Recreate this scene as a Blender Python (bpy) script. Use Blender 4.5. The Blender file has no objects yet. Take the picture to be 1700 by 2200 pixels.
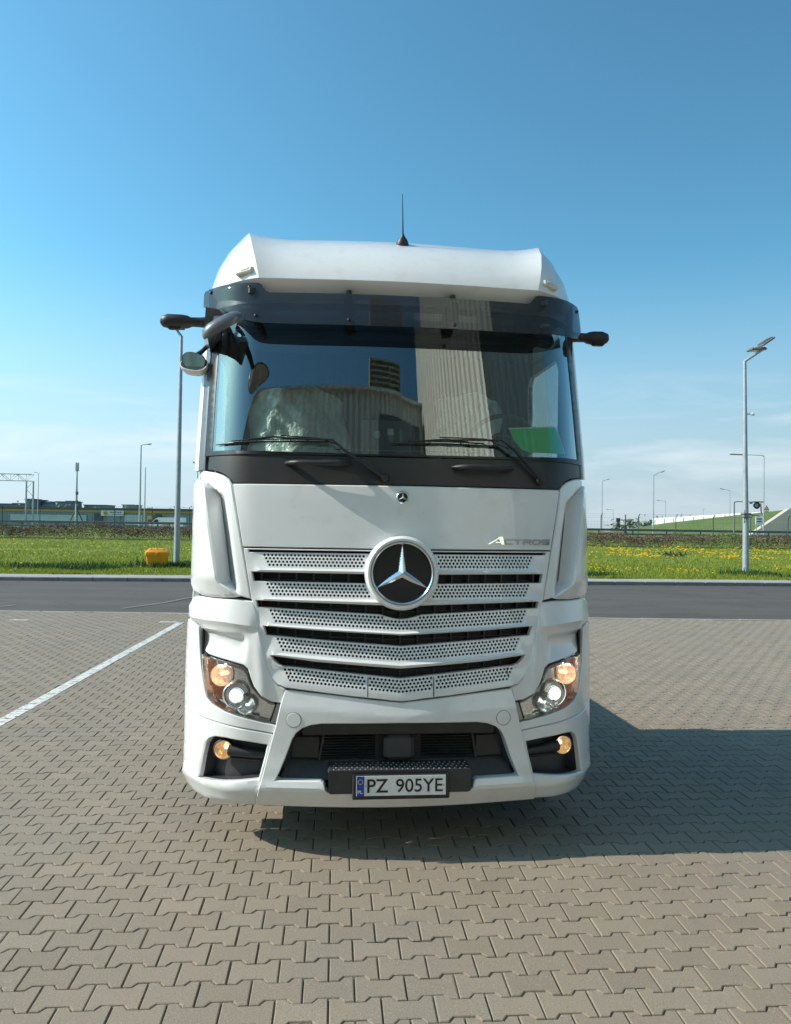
import bpy, math, random
import numpy as np
from mathutils import Vector, Matrix
from mathutils.geometry import delaunay_2d_cdt
random.seed(7); RNG = np.random.default_rng(7)
S = bpy.context.scene; COL = S.collection
rad = math.radians

# ------------------------------------------------------------------ camera
cam = bpy.data.cameras.new('camera'); camo = bpy.data.objects.new('camera', cam); COL.objects.link(camo)
cam.sensor_fit = 'VERTICAL'; cam.sensor_height = 24; cam.sensor_width = 24; cam.lens = 24*1653/2200
cam.clip_start = .05; cam.clip_end = 3000
camo.location = (0, 0, 1.8)
camo.rotation_euler = (Matrix.Rotation(rad(91.04), 3, 'X') @ Matrix.Rotation(rad(.83), 3, 'Z')).to_euler()
S.camera = camo
S.render.resolution_x = 791; S.render.resolution_y = 1024

# ------------------------------------------------------------------ light
SUN_EL = 37.; SUN_AZ = 5.      # sunlight travels towards +X, turned 6 degrees away from the camera
W = bpy.data.worlds.new('World'); S.world = W; W.use_nodes = True
wt = W.node_tree; wn = wt.nodes; wl = wt.links; wn.clear()
sky = wn.new('ShaderNodeTexSky'); sky.sky_type = 'NISHITA'; sky.sun_disc = False
sky.sun_elevation = rad(SUN_EL); sky.sun_rotation = rad(-90-SUN_AZ)
sky.air_density = 1.0; sky.dust_density = .9; sky.ozone_density = 1.2; sky.altitude = 0
wbg = wn.new('ShaderNodeBackground'); wbg.inputs['Strength'].default_value = .135
wo = wn.new('ShaderNodeOutputWorld')
# thin cirrus low in the sky
wtc = wn.new('ShaderNodeTexCoord'); wmap = wn.new('ShaderNodeMapping'); wmap.inputs['Scale'].default_value = (1.6, 1.6, 11)
wmap.inputs['Rotation'].default_value = (0, rad(4), 0)
wno = wn.new('ShaderNodeTexNoise'); wno.inputs['Scale'].default_value = 2.2; wno.inputs['Detail'].default_value = 7; wno.inputs['Roughness'].default_value = .55
wno.inputs['Distortion'].default_value = .5
wr = wn.new('ShaderNodeValToRGB'); wr.color_ramp.elements[0].position = .47; wr.color_ramp.elements[1].position = .78
sep = wn.new('ShaderNodeSeparateXYZ'); zr = wn.new('ShaderNodeValToRGB')
zr.color_ramp.elements[0].position = .0; zr.color_ramp.elements[0].color = (.35, .35, .35, 1)
zr.color_ramp.elements[1].position = .205; zr.color_ramp.elements[1].color = (0, 0, 0, 1)
e = zr.color_ramp.elements.new(.115); e.color = (.65, .65, .65, 1)
mul = wn.new('ShaderNodeMath'); mul.operation = 'MULTIPLY'
mixc = wn.new('ShaderNodeMix'); mixc.data_type = 'RGBA'; mixc.inputs['B'].default_value = (6.0, 6.3, 6.5, 1)
wl.new(wtc.outputs['Generated'], wmap.inputs['Vector']); wl.new(wmap.outputs[0], wno.inputs['Vector'])
wl.new(wno.outputs['Fac'], wr.inputs[0]); wl.new(wtc.outputs['Generated'], sep.inputs[0]); wl.new(sep.outputs['Z'], zr.inputs[0])
wl.new(wr.outputs[0], mul.inputs[0]); wl.new(zr.outputs[0], mul.inputs[1]); wl.new(mul.outputs[0], mixc.inputs['Factor'])
tint = wn.new('ShaderNodeMix'); tint.data_type = 'RGBA'; tint.blend_type = 'MULTIPLY'; tint.inputs['Factor'].default_value = 1; tint.inputs['B'].default_value = (.60, 1.14, 1.17, 1)
hz = wn.new('ShaderNodeMapRange'); hz.inputs['From Min'].default_value = 0; hz.inputs['From Max'].default_value = .34; hz.inputs['To Min'].default_value = .9; hz.inputs['To Max'].default_value = 0; hz.interpolation_type = 'SMOOTHSTEP'
hmix = wn.new('ShaderNodeMix'); hmix.data_type = 'RGBA'; hmix.inputs['B'].default_value = (3.6, 4.3, 5.0, 1)
wl.new(sep.outputs['Z'], hz.inputs[0]); wl.new(hz.outputs[0], hmix.inputs['Factor'])
gx = wn.new('ShaderNodeMapRange'); gx.inputs['From Min'].default_value = -.6; gx.inputs['From Max'].default_value = .6; gx.inputs['To Min'].default_value = 1.20; gx.inputs['To Max'].default_value = .78
gm_ = wn.new('ShaderNodeVectorMath'); gm_.operation = 'SCALE'      # the sky is brighter on the side of the sun
wl.new(sep.outputs['X'], gx.inputs[0]); wl.new(gx.outputs[0], gm_.inputs['Scale']); wl.new(sky.outputs[0], tint.inputs['A']); wl.new(tint.outputs['Result'], hmix.inputs['A']); wl.new(hmix.outputs['Result'], gm_.inputs[0]); wl.new(gm_.outputs[0], mixc.inputs['A']); wl.new(mixc.outputs['Result'], wbg.inputs['Color']); wl.new(wbg.outputs[0], wo.inputs[0])
sl = bpy.data.lights.new('sun', 'SUN'); sl.energy = 4.6; sl.angle = rad(.5); sl.color = (1, .93, .82)
so = bpy.data.objects.new('sun', sl); COL.objects.link(so)
sd = Vector((math.cos(rad(SUN_EL))*math.cos(rad(SUN_AZ)), math.cos(rad(SUN_EL))*math.sin(rad(SUN_AZ)), -math.sin(rad(SUN_EL))))
so.rotation_euler = sd.to_track_quat('-Z', 'Y').to_euler(); so.location = (-20, -5, 20)
S.view_settings.view_transform = 'Standard'; S.view_settings.look = 'None'; S.view_settings.exposure = 0.3; S.view_settings.gamma = 1
S.render.engine = 'CYCLES'; S.cycles.max_bounces = 10; S.cycles.transparent_max_bounces = 24

# ------------------------------------------------------------------ materials
def lnk(nt, a, b): nt.links.new(a, b)
def mat(name, col, rough=.5, metal=0, coat=0, spec=.5, emit=None, es=0, noise=None, bump=None, coord='Object'):
    """noise=(scale, second colour, low, high), bump=(scale, strength, distance)"""
    m = bpy.data.materials.new(name); m.use_nodes = True; nt = m.node_tree; b = nt.nodes['Principled BSDF']
    b.inputs['Base Color'].default_value = (*col, 1); b.inputs['Roughness'].default_value = rough
    b.inputs['Metallic'].default_value = metal; b.inputs['Coat Weight'].default_value = coat; b.inputs['Coat Roughness'].default_value = .04
    b.inputs['Specular IOR Level'].default_value = spec
    if emit: b.inputs['Emission Color'].default_value = (*emit, 1); b.inputs['Emission Strength'].default_value = es
    tc = nt.nodes.new('ShaderNodeTexCoord')
    if noise:
        n = nt.nodes.new('ShaderNodeTexNoise'); n.inputs['Scale'].default_value = noise[0]; n.inputs['Detail'].default_value = 6; n.inputs['Roughness'].default_value = .62
        r = nt.nodes.new('ShaderNodeMapRange'); r.inputs['From Min'].default_value = noise[2]; r.inputs['From Max'].default_value = noise[3]
        mx = nt.nodes.new('ShaderNodeMix'); mx.data_type = 'RGBA'; mx.inputs['A'].default_value = (*col, 1); mx.inputs['B'].default_value = (*noise[1], 1)
        lnk(nt, tc.outputs[coord], n.inputs['Vector']); lnk(nt, n.outputs['Fac'], r.inputs['Value']); lnk(nt, r.outputs[0], mx.inputs['Factor']); lnk(nt, mx.outputs['Result'], b.inputs['Base Color'])
    if bump:
        n = nt.nodes.new('ShaderNodeTexNoise'); n.inputs['Scale'].default_value = bump[0]; n.inputs['Detail'].default_value = 4
        bp = nt.nodes.new('ShaderNodeBump'); bp.inputs['Strength'].default_value = bump[1]; bp.inputs['Distance'].default_value = bump[2]
        lnk(nt, tc.outputs[coord], n.inputs['Vector']); lnk(nt, n.outputs['Fac'], bp.inputs['Height']); lnk(nt, bp.outputs[0], b.inputs['Normal'])
    return m
def glassmat(name, tint, gain=1.6, base=.0, rough=.0, ior=1.5):
    """thin sheet: tinted pass-through with a fresnel mirror on top"""
    m = bpy.data.materials.new(name); m.use_nodes = True; nt = m.node_tree; nt.nodes.clear()
    o = nt.nodes.new('ShaderNodeOutputMaterial'); mx = nt.nodes.new('ShaderNodeMixShader')
    t = nt.nodes.new('ShaderNodeBsdfTransparent'); t.inputs[0].default_value = (*tint, 1)
    g = nt.nodes.new('ShaderNodeBsdfGlossy'); g.inputs['Roughness'].default_value = rough; g.inputs[0].default_value = (1, 1, 1, 1)
    f = nt.nodes.new('ShaderNodeFresnel'); f.inputs[0].default_value = ior
    a = nt.nodes.new('ShaderNodeMath'); a.operation = 'MULTIPLY_ADD'; a.inputs[1].default_value = gain; a.inputs[2].default_value = base; a.use_clamp = True
    lnk(nt, f.outputs[0], a.inputs[0]); lnk(nt, a.outputs[0], mx.inputs[0]); lnk(nt, t.outputs[0], mx.inputs[1]); lnk(nt, g.outputs[0], mx.inputs[2]); lnk(nt, mx.outputs[0], o.inputs[0])
    return m
M = {}
M['white'] = mat('white_paint', (.76, .77, .775), .32, coat=1.0, noise=(3.0, (.71, .715, .715), .45, .75), bump=(900, .02, .0005))
def flecks(m, scale, lo, hi, col, amt):
    nt = m.node_tree; b = nt.nodes['Principled BSDF']; src = b.inputs['Base Color'].links[0].from_socket
    tc = nt.nodes.new('ShaderNodeTexCoord'); n = nt.nodes.new('ShaderNodeTexNoise'); n.inputs['Scale'].default_value = scale; n.inputs['Detail'].default_value = 3
    r = nt.nodes.new('ShaderNodeMapRange'); r.inputs['From Min'].default_value = lo; r.inputs['From Max'].default_value = hi; r.inputs['To Max'].default_value = amt
    mx = nt.nodes.new('ShaderNodeMix'); mx.data_type = 'RGBA'; mx.inputs['B'].default_value = (*col, 1)
    lnk(nt, tc.outputs['Object'], n.inputs['Vector']); lnk(nt, n.outputs['Fac'], r.inputs['Value']); lnk(nt, r.outputs[0], mx.inputs['Factor']); lnk(nt, src, mx.inputs['A']); lnk(nt, mx.outputs['Result'], b.inputs['Base Color'])
flecks(M['white'], 55, .74, .80, (.30, .28, .24), .55)
flecks(M['white'], 9, .55, .80, (.60, .585, .55), .5)
M['black'] = mat('black_plastic', (.018, .018, .02), .48, noise=(14, (.03, .029, .028), .4, .7), bump=(500, .15, .0008))
M['cowl'] = mat('cowl_plastic', (.022, .021, .021), .42, noise=(5, (.035, .032, .03), .4, .8), bump=(300, .1, .0006))
M['dark'] = mat('dark_void', (.006, .006, .007), .6, noise=(10, (.01, .01, .01), .4, .7))
M['darkgrey'] = mat('dark_grey_plastic', (.032, .033, .037), .5, noise=(20, (.045, .045, .048), .4, .7), bump=(400, .15, .0008))
M['chrome'] = mat('chrome', (.90, .90, .90), .12, metal=1, noise=(6, (.8, .81, .83), .4, .7))
M['reflector'] = mat('reflector', (.88, .87, .84), .16, metal=.85, noise=(60, (.7, .7, .72), .4, .7), bump=(70, .5, .003))
M['seal'] = mat('rubber_seal', (.008, .008, .009), .35)
M['rubber'] = mat('tyre_rubber', (.02, .02, .021), .75, noise=(9, (.035, .033, .03), .4, .7), bump=(60, .3, .004))
M['steel'] = mat('steel', (.35, .36, .37), .45, metal=.8, noise=(8, (.25, .25, .26), .4, .7))
M['amber'] = mat('amber_lens', (.75, .2, .02), .15, coat=.5, noise=(120, (.45, .1, .01), .4, .6))
M['amberglow'] = mat('lit_position_bulb', (.9, .6, .4), .2, emit=(1, .62, .36), es=1.6, noise=(90, (.7, .4, .2), .4, .6))
M['halogen'] = mat('lit_lamp_bowl', (.8, .7, .6), .12, metal=.7, emit=(1, .62, .38), es=.42, noise=(45, (.55, .30, .15), .42, .6), bump=(50, 1.0, .006))
M['xenon'] = mat('lit_projector_lens', (.8, .9, .9), .05, emit=(.86, 1, .97), es=1.25, coat=1, noise=(40, (.6, .75, .78), .35, .6))
M['fog'] = mat('lit_fog_bowl', (.85, .65, .4), .12, metal=.7, emit=(1, .6, .25), es=.22, noise=(80, (.35, .25, .15), .4, .62), bump=(70, .7, .004))
M['fogbulb'] = mat('lit_fog_bulb', (1, .9, .7), .2, emit=(1, .83, .55), es=1.8)
M['lens'] = glassmat('clear_lens', (.97, .98, .98), 1.3)
M['glass'] = glassmat('windscreen_glass', (.80, .90, .86), 3.0, .05)
M['sideglass'] = glassmat('side_window_glass', (.88, .94, .92), .6, .01)
M['visor'] = glassmat('smoked_visor', (.15, .155, .17), 1.2, .02, rough=.03)
nt_ = M['visor'].node_tree; fo = [n for n in nt_.nodes if n.type == 'OUTPUT_MATERIAL'][0]; src_ = fo.inputs[0].links[0].from_socket
df = nt_.nodes.new('ShaderNodeBsdfDiffuse'); df.inputs[0].default_value = (.055, .06, .07, 1); mm = nt_.nodes.new('ShaderNodeMixShader')
tn_ = nt_.nodes.new('ShaderNodeTexNoise'); tn_.inputs['Scale'].default_value = 5; mr_ = nt_.nodes.new('ShaderNodeMapRange'); mr_.inputs['To Min'].default_value = .25; mr_.inputs['To Max'].default_value = .55
tcv = nt_.nodes.new('ShaderNodeTexCoord'); nt_.links.new(tcv.outputs['Object'], tn_.inputs['Vector']); nt_.links.new(tn_.outputs['Fac'], mr_.inputs[0]); nt_.links.new(mr_.outputs[0], mm.inputs[0]); nt_.links.new(src_, mm.inputs[1]); nt_.links.new(df.outputs[0], mm.inputs[2]); nt_.links.new(mm.outputs[0], fo.inputs[0])
M['plate'] = mat('plate_white', (.72, .73, .72), .4, coat=.3, noise=(40, (.62, .62, .6), .45, .8))
M['plateblue'] = mat('plate_blue', (.01, .05, .32), .4)
M['plateink'] = mat('plate_ink', (.01, .01, .012), .45)
M['yellow'] = mat('star_yellow', (.8, .6, .05), .5)
M['interior'] = mat('cab_trim', (.045, .043, .042), .75, noise=(8, (.06, .057, .052), .4, .7), bump=(200, .2, .001))
M['beige'] = mat('beige_trim', (.16, .15, .12), .85, noise=(5, (.12, .11, .09), .4, .7))
M['film'] = mat('clear_plastic_film', (.62, .70, .66), .3, coat=.6, noise=(5, (.42, .5, .47), .35, .7), bump=(9, 1.0, .05))
M['paper'] = mat('green_paper', (.015, .66, .11), .5, noise=(3, (.012, .58, .09), .4, .7))
M['paperedge'] = mat('paper_white', (.75, .78, .76), .6)
M['marker'] = mat('marker_lens', (.72, .70, .62), .15, coat=.8, noise=(90, (.6, .58, .52), .4, .7))
M['mirror'] = mat('mirror_glass', (.5, .62, .6), .03, metal=1)
M['letter'] = mat('lettering_chrome', (.36, .37, .38), .3, metal=.9, noise=(30, (.25, .26, .27), .4, .7))
M['mesh'] = mat('black_mesh', (.008, .008, .009), .4)
M['galv'] = mat('galvanised_steel', (.40, .43, .46), .5, metal=.35, noise=(4, (.30, .33, .36), .35, .7), bump=(60, .1, .002))
M['lampgrey'] = mat('lamp_head_grey', (.16, .16, .16), .5, noise=(10, (.12, .12, .12), .4, .7))
M['binyellow'] = mat('orange_plastic', (.95, .36, .012), .5, noise=(4, (.8, .28, .01), .45, .75), bump=(30, .2, .005))
M['green'] = mat('fence_green', (.02, .085, .06), .5, noise=(3, (.03, .07, .055), .4, .7))
M['rail'] = mat('weathered_guardrail', (.10, .11, .12), .6, metal=.2, noise=(2, (.06, .065, .075), .4, .7))
M['vanwhite'] = mat('van_white', (.7, .72, .74), .3, coat=.6, noise=(2, (.62, .64, .66), .4, .7))
M['concrete'] = mat('concrete', (.40, .36, .32), .85, noise=(2.5, (.30, .275, .25), .35, .75), bump=(30, .4, .01))
M['kerb'] = mat('kerb_concrete', (.24, .235, .225), .85, noise=(3, (.16, .155, .15), .35, .7), bump=(80, .4, .006))
M['strip'] = mat('pavement_concrete', (.38, .345, .31), .85, noise=(1.5, (.28, .26, .24), .35, .7), bump=(60, .3, .006))
M['paint'] = mat('road_paint', (.62, .62, .59), .7, noise=(22, (.34, .32, .29), .52, .72), bump=(200, .3, .002))

# ------------------------------------------------------------------ object helpers
def add(name, verts, faces, m, parent=None, smooth=None, mats=None, fmi=None):
    me = bpy.data.meshes.new(name); me.from_pydata([tuple(v) for v in verts], [], faces); me.materials.append(m)
    if mats:
        for q in mats: me.materials.append(q)
        me.polygons.foreach_set('material_index', fmi)
    if smooth is not None:
        me.polygons.foreach_set('use_smooth', [True]*len(me.polygons)); me.update(); me.set_sharp_from_angle(angle=rad(smooth))
    me.update(); me.validate()
    o = bpy.data.objects.new(name, me); COL.objects.link(o)
    if parent: o.parent = parent
    return o
def tag(o, label=None, cat=None, group=None, kind=None):
    if label: o['label'] = label
    if cat: o['category'] = cat
    if group: o['group'] = group
    if kind: o['kind'] = kind
    return o
def empty(name, loc=(0, 0, 0), rz=0):
    o = bpy.data.objects.new(name, None); COL.objects.link(o); o.location = loc; o.rotation_euler = (0, 0, rz); o.empty_display_size = .3; return o
def copy_tree(o, parent=None):
    c = o.copy(); COL.objects.link(c); c.parent = parent
    for ch in list(o.children): copy_tree(ch, c)
    return c
class MB:
    def __init__(s): s.v = []; s.f = []; s.mi = []
    def _a(s, v, f, mi=0):
        n = len(s.v); s.v += [tuple(p) for p in v]; s.f += [tuple(i+n for i in q) for q in f]; s.mi += [mi]*len(f)
    def box(s, c, d, rot=None, mi=0, bev=0.0):
        x, y, z = d[0]/2, d[1]/2, d[2]/2
        if bev <= 0:
            v = [Vector((a*x, b*y, e*z)) for a in (-1, 1) for b in (-1, 1) for e in (-1, 1)]
            f = [(0, 1, 3, 2), (4, 6, 7, 5), (0, 4, 5, 1), (2, 3, 7, 6), (0, 2, 6, 4), (1, 5, 7, 3)]
        else:
            b_ = min(bev, x*.99, y*.99, z*.99); v = []; f = []
            ring = []
            for zz, ins in ((-z, b_), (-z+b_, 0), (z-b_, 0), (z, b_)):
                r = []
                X, Y = x-ins, y-ins
                for sx, sy in ((1, 1), (-1, 1), (-1, -1), (1, -1)):
                    pts = [(sx*X, sy*(Y-b_)), (sx*(X-b_), sy*Y)]
                    if sx*sy < 0: pts.reverse()
                    for p in pts: r.append(len(v)); v.append(Vector((p[0], p[1], zz)))
                ring.append(r)
            for a, c2 in zip(ring, ring[1:]):
                for i in range(8): f.append((a[i], a[(i+1) % 8], c2[(i+1) % 8], c2[i]))
            f.append(tuple(reversed(ring[0]))); f.append(tuple(ring[-1]))
        R = rot if rot is not None else Matrix.Identity(3)
        s._a([R @ p + Vector(c) for p in v], f, mi); return s
    def tube(s, pts, r, n=10, mi=0, cap=True, flat=1.0):
        pts = [Vector(p) for p in pts]; rs = r if isinstance(r, (list, tuple)) else [r]*len(pts)
        v = []; f = []; up = None
        for i, p in enumerate(pts):
            d = (pts[min(i+1, len(pts)-1)]-pts[max(i-1, 0)]).normalized()
            if up is None: up = Vector((0, 0, 1)) if abs(d.z) < .9 else Vector((0, 1, 0))
            a = d.cross(up).normalized(); b = a.cross(d).normalized(); up = b
            for k in range(n):
                t = 2*math.pi*k/n; v.append(p + rs[i]*(a*math.cos(t) + b*math.sin(t)*flat))
        for i in range(len(pts)-1):
            for k in range(n): f.append((i*n+k, i*n+(k+1) % n, (i+1)*n+(k+1) % n, (i+1)*n+k))
        if cap: f.append(tuple(reversed(range(n)))); f.append(tuple((len(pts)-1)*n+k for k in range(n)))
        s._a(v, f, mi); return s
    def lathe(s, prof, c, axis=(0, 0, 1), n=32, mi=0):
        """prof: list of (radius, distance along axis)"""
        ax = Vector(axis).normalized(); q = Vector((0, 0, 1)).rotation_difference(ax); c = Vector(c); v = []; f = []
        for r, h in prof:
            for k in range(n):
                t = 2*math.pi*k/n; v.append(c + q @ Vector((r*math.cos(t), r*math.sin(t), h)))
        for i in range(len(prof)-1):
            for k in range(n): f.append((i*n+k, i*n+(k+1) % n, (i+1)*n+(k+1) % n, (i+1)*n+k))
        s._a(v, f, mi); return s
    def prism(s, poly, fa, fb, mi=0):
        """poly in 2D; fa, fb map to 3D front and back"""
        n = len(poly); v = [fa(*p) for p in poly]+[fb(*p) for p in poly]
        f = [tuple(range(n)), tuple(reversed(range(n, 2*n)))]+[(i, i+n, (i+1) % n+n, (i+1) % n) for i in range(n)]
        s._a(v, f, mi); return s
    def quad(s, a, b, c, d, mi=0): s._a([a, b, c, d], [(0, 1, 2, 3)], mi); return s
    def build(s, name, m, parent=None, smooth=None, mats=None):
        return add(name, s.v, s.f, m, parent, smooth, mats, s.mi if mats else None)

# ------------------------------------------------------------------ panel builder (2D outline laid on a curved surface)
def resample(pts, step):
    out = []
    n = len(pts)
    for i in range(n):
        a = np.array(pts[i], float); b = np.array(pts[(i+1) % n], float); k = max(1, int(math.ceil(np.linalg.norm(b-a)/step)))
        for j in range(k): out.append(tuple(a+(b-a)*j/k))
    return out
def smooth_poly(pts, it=1, keep=()):
    """corner cutting"""
    for _ in range(it):
        o = []
        n = len(pts)
        for i in range(n):
            a, b = np.array(pts[i]), np.array(pts[(i+1) % n]); o += [tuple(.75*a+.25*b), tuple(.25*a+.75*b)]
        pts = o
    return pts
def area2(p): return sum(p[i][0]*p[(i+1) % len(p)][1]-p[(i+1) % len(p)][0]*p[i][1] for i in range(len(p)))
def offset(pts, d):
    """positive d = inwards"""
    n = len(pts); sg = 1 if area2(pts) > 0 else -1; out = []
    for i in range(n):
        p0, p1, p2 = (np.array(pts[k % n]) for k in (i-1, i, i+1))
        a = p1-p0; b = p2-p1; a = a/(np.linalg.norm(a)+1e-9); b = b/(np.linalg.norm(b)+1e-9)
        na = np.array([-a[1], a[0]])*sg; nb = np.array([-b[1], b[0]])*sg; m = na+nb; l = np.dot(m, m)
        m = m*2/l if l > .3 else na
        k = np.linalg.norm(m)
        if k > 2: m = m*2/k
        out.append(tuple(p1+m*d))
    return out
def inside(P, poly):
    x, y = P[:, 0], P[:, 1]; r = np.zeros(len(P), bool); q = np.array(poly); n = len(q); j = n-1
    for i in range(n):
        xi, yi = q[i]; xj, yj = q[j]
        c = ((yi > y) != (yj > y)) & (x < (xj-xi)*(y-yi)/(yj-yi+1e-12)+xi)
        r ^= c; j = i
    return r
def mindist(P, loop):
    q = np.array(loop); return np.sqrt(((P[:, None, :]-q[None])**2).sum(2)).min(1)
def zero(u, v): return 0.
def panel(name, outline, m, parent, mapf, holes=(), circ=(), thick=.03, r=.004, step=.04, lift=zero, creases=(), smooth=38, cdepth=.006):
    loops_o = [resample(outline, step)]+[resample(h, step) for h in holes]
    face_loops = [offset(loops_o[0], r)]+[offset(l, -r) for l in loops_o[1:]]
    V = []; Ed = []; idx = []
    for l in face_loops:
        n0 = len(V); V += [Vector(p) for p in l]; idx.append(list(range(n0, len(V))))
        Ed += [(n0+i, n0+(i+1) % len(l)) for i in range(len(l))]
    cidx = []
    for (cx, cz, cr) in circ:
        n0 = len(V); V += [Vector((cx+cr*math.cos(k*math.pi/4), cz+cr*math.sin(k*math.pi/4))) for k in range(8)]
        Ed += [(n0+i, n0+(i+1) % 8) for i in range(8)]; cidx.append(list(range(n0, n0+8)))
    for cl in creases:
        n0 = len(V); V += [Vector(p) for p in cl]; Ed += [(n0+i, n0+i+1) for i in range(len(cl)-1)]
    q = np.array([tuple(p) for p in V]); lo, hi = q.min(0), q.max(0)
    gx = np.arange(lo[0]+step/2, hi[0], step); gy = np.arange(lo[1]+step/2, hi[1], step*.87)
    G = np.array([(x+(step/2 if j % 2 else 0), y) for j, y in enumerate(gy) for x in gx])
    if len(G):
        k = inside(G, face_loops[0])
        for l in face_loops[1:]: k &= ~inside(G, l)
        G = G[k]
    if len(G):
        k = np.ones(len(G), bool)
        for l in face_loops: k &= mindist(G, l) > step*.45
        if len(circ):
            cc = np.array([(c[0], c[1]) for c in circ]); k &= mindist(G, cc) > circ[0][2]*1.6
        for cl in creases: k &= mindist(G, resample(list(cl)+list(cl)[::-1], step*.3)) > step*.3
        G = G[k]
    V += [Vector(p) for p in G]
    ov, oe, of, orv, _, _ = delaunay_2d_cdt(V, Ed, [], 0, 1e-6)
    inv = {}
    for i, l in enumerate(orv):
        for k in l: inv[k] = i
    P2 = np.array([tuple(p) for p in ov]); F = np.array([f for f in of if len(f) == 3]); C = P2[F].mean(1)
    k = inside(C, face_loops[0])
    for l in face_loops[1:]: k &= ~inside(C, l)
    if len(circ):
        for s0 in range(0, len(circ), 200):
            cc = np.array([(c[0], c[1]) for c in circ[s0:s0+200]]); k &= mindist(C, cc) > circ[0][2]*.87
    F = F[k]
    verts = [mapf(p[0], p[1], lift(p[0], p[1])) for p in P2]; faces = []
    for f in F:
        a, b, c = (np.array(verts[i]) for i in f); nn = np.cross(b-a, c-a); p = P2[f[0]]
        out = np.array(mapf(p[0], p[1], 1.))-np.array(mapf(p[0], p[1], 0.))
        faces.append(tuple(int(i) for i in (f if nn.dot(out) > 0 else f[::-1])))
    for l, ix in zip(loops_o, idx):
        n = len(l); n0 = len(verts)
        verts += [mapf(p[0], p[1], lift(*p)-r) for p in l]; verts += [mapf(p[0], p[1], lift(*p)-thick) for p in l]
        for i in range(n):
            j = (i+1) % n; a_ = (V[ix[i]]); ow = np.array(mapf(l[i][0], l[i][1], 0.))-np.array(mapf(a_[0], a_[1], 0.))
            q1 = (inv[ix[i]], inv[ix[j]], n0+j, n0+i); q2 = (n0+i, n0+j, n0+n+j, n0+n+i); b0, b1, b2 = (np.array(verts[w_]) for w_ in (n0+i, n0+j, n0+n+i))
            if np.cross(b1-b0, b2-b0).dot(ow) < 0: q1 = q1[::-1]; q2 = q2[::-1]
            faces.append(q1); faces.append(q2)
    for (cx, cz, cr), ix in zip(circ, cidx):
        n0 = len(verts); verts += [mapf(V[i][0], V[i][1], lift(V[i][0], V[i][1])-cdepth) for i in ix]
        for i in range(8): faces.append((inv[ix[(i+1) % 8]], inv[ix[i]], n0+i, n0+(i+1) % 8))
    return add(name, verts, faces, m, parent, smooth)
def mir(p): return [(-x, z) for x, z in p][::-1]
M['pillar'] = mat('pillar_plastic', (.085, .088, .095), .38, coat=.6, noise=(4, (.11, .11, .115), .4, .7))
M['mirrorgrey'] = mat('mirror_shell', (.09, .095, .105), .38, coat=.7, noise=(9, (.075, .08, .09), .4, .7))
# ------------------------------------------------------------------ ground, road, kerb, grass
def terr(y):
    return float(np.interp(y, [24, 26, 55, 62, 66, 74, 84, 4000], [.10, .12, .50, .85, 1.25, 1.25, .6, .6]))
def nodemat(name): m = bpy.data.materials.new(name); m.use_nodes = True; return m, m.node_tree, m.node_tree.nodes['Principled BSDF']
def ramp2(nt, src, a, b, lo, hi):
    n = nt.nodes.new('ShaderNodeMapRange'); n.inputs['From Min'].default_value = lo; n.inputs['From Max'].default_value = hi
    mx = nt.nodes.new('ShaderNodeMix'); mx.data_type = 'RGBA'
    lnk(nt, src, n.inputs['Value']); lnk(nt, n.outputs[0], mx.inputs['Factor'])
    for k, c in (('A', a), ('B', b)):
        if isinstance(c, tuple): mx.inputs[k].default_value = (*c, 1)
        else: lnk(nt, c, mx.inputs[k])
    return mx.outputs['Result']
def noise(nt, tc, s, d=5, r=.6, dist=0):
    n = nt.nodes.new('ShaderNodeTexNoise'); n.inputs['Scale'].default_value = s; n.inputs['Detail'].default_value = d; n.inputs['Roughness'].default_value = r; n.inputs['Distortion'].default_value = dist
    lnk(nt, tc, n.inputs['Vector']); return n.outputs['Fac']
def bumpn(nt, h, b, st, di):
    bp = nt.nodes.new('ShaderNodeBump'); bp.inputs['Strength'].default_value = st; bp.inputs['Distance'].default_value = di; lnk(nt, h, bp.inputs['Height']); lnk(nt, bp.outputs[0], b.inputs['Normal'])

# paving block concrete, colour of each block in a face attribute
pm, nt, b = nodemat('paving_concrete'); tc = nt.nodes.new('ShaderNodeTexCoord').outputs['Object']
at = nt.nodes.new('ShaderNodeAttribute'); at.attribute_name = 'tone'
c1 = ramp2(nt, at.outputs['Fac'], (.212, .171, .127), (.268, .217, .163), 0, 1)
c2 = ramp2(nt, noise(nt, tc, .55, 5, .65), c1, (.195, .175, .15), .50, .80)
c3 = ramp2(nt, noise(nt, tc, 2.3, 6, .7, .6), c2, (.20, .165, .13), .56, .75)
c4 = ramp2(nt, noise(nt, tc, 150, 3, .7), c3, (.13, .11, .09), .52, .72)
c5 = ramp2(nt, noise(nt, tc, 190, 2, .6), c4, (.46, .41, .35), .58, .78)
lnk(nt, c5, b.inputs['Base Color']); b.inputs['Roughness'].default_value = .88
bumpn(nt, noise(nt, tc, 230, 4, .7), b, .55, .004)
bedm = mat('joint_sand', (.15, .122, .09), .95, noise=(60, (.19, .16, .125), .45, .75), bump=(150, .5, .004))
farm = mat('far_paving', (.235, .19, .15), .9, noise=(3, (.19, .157, .125), .4, .7))

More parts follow.
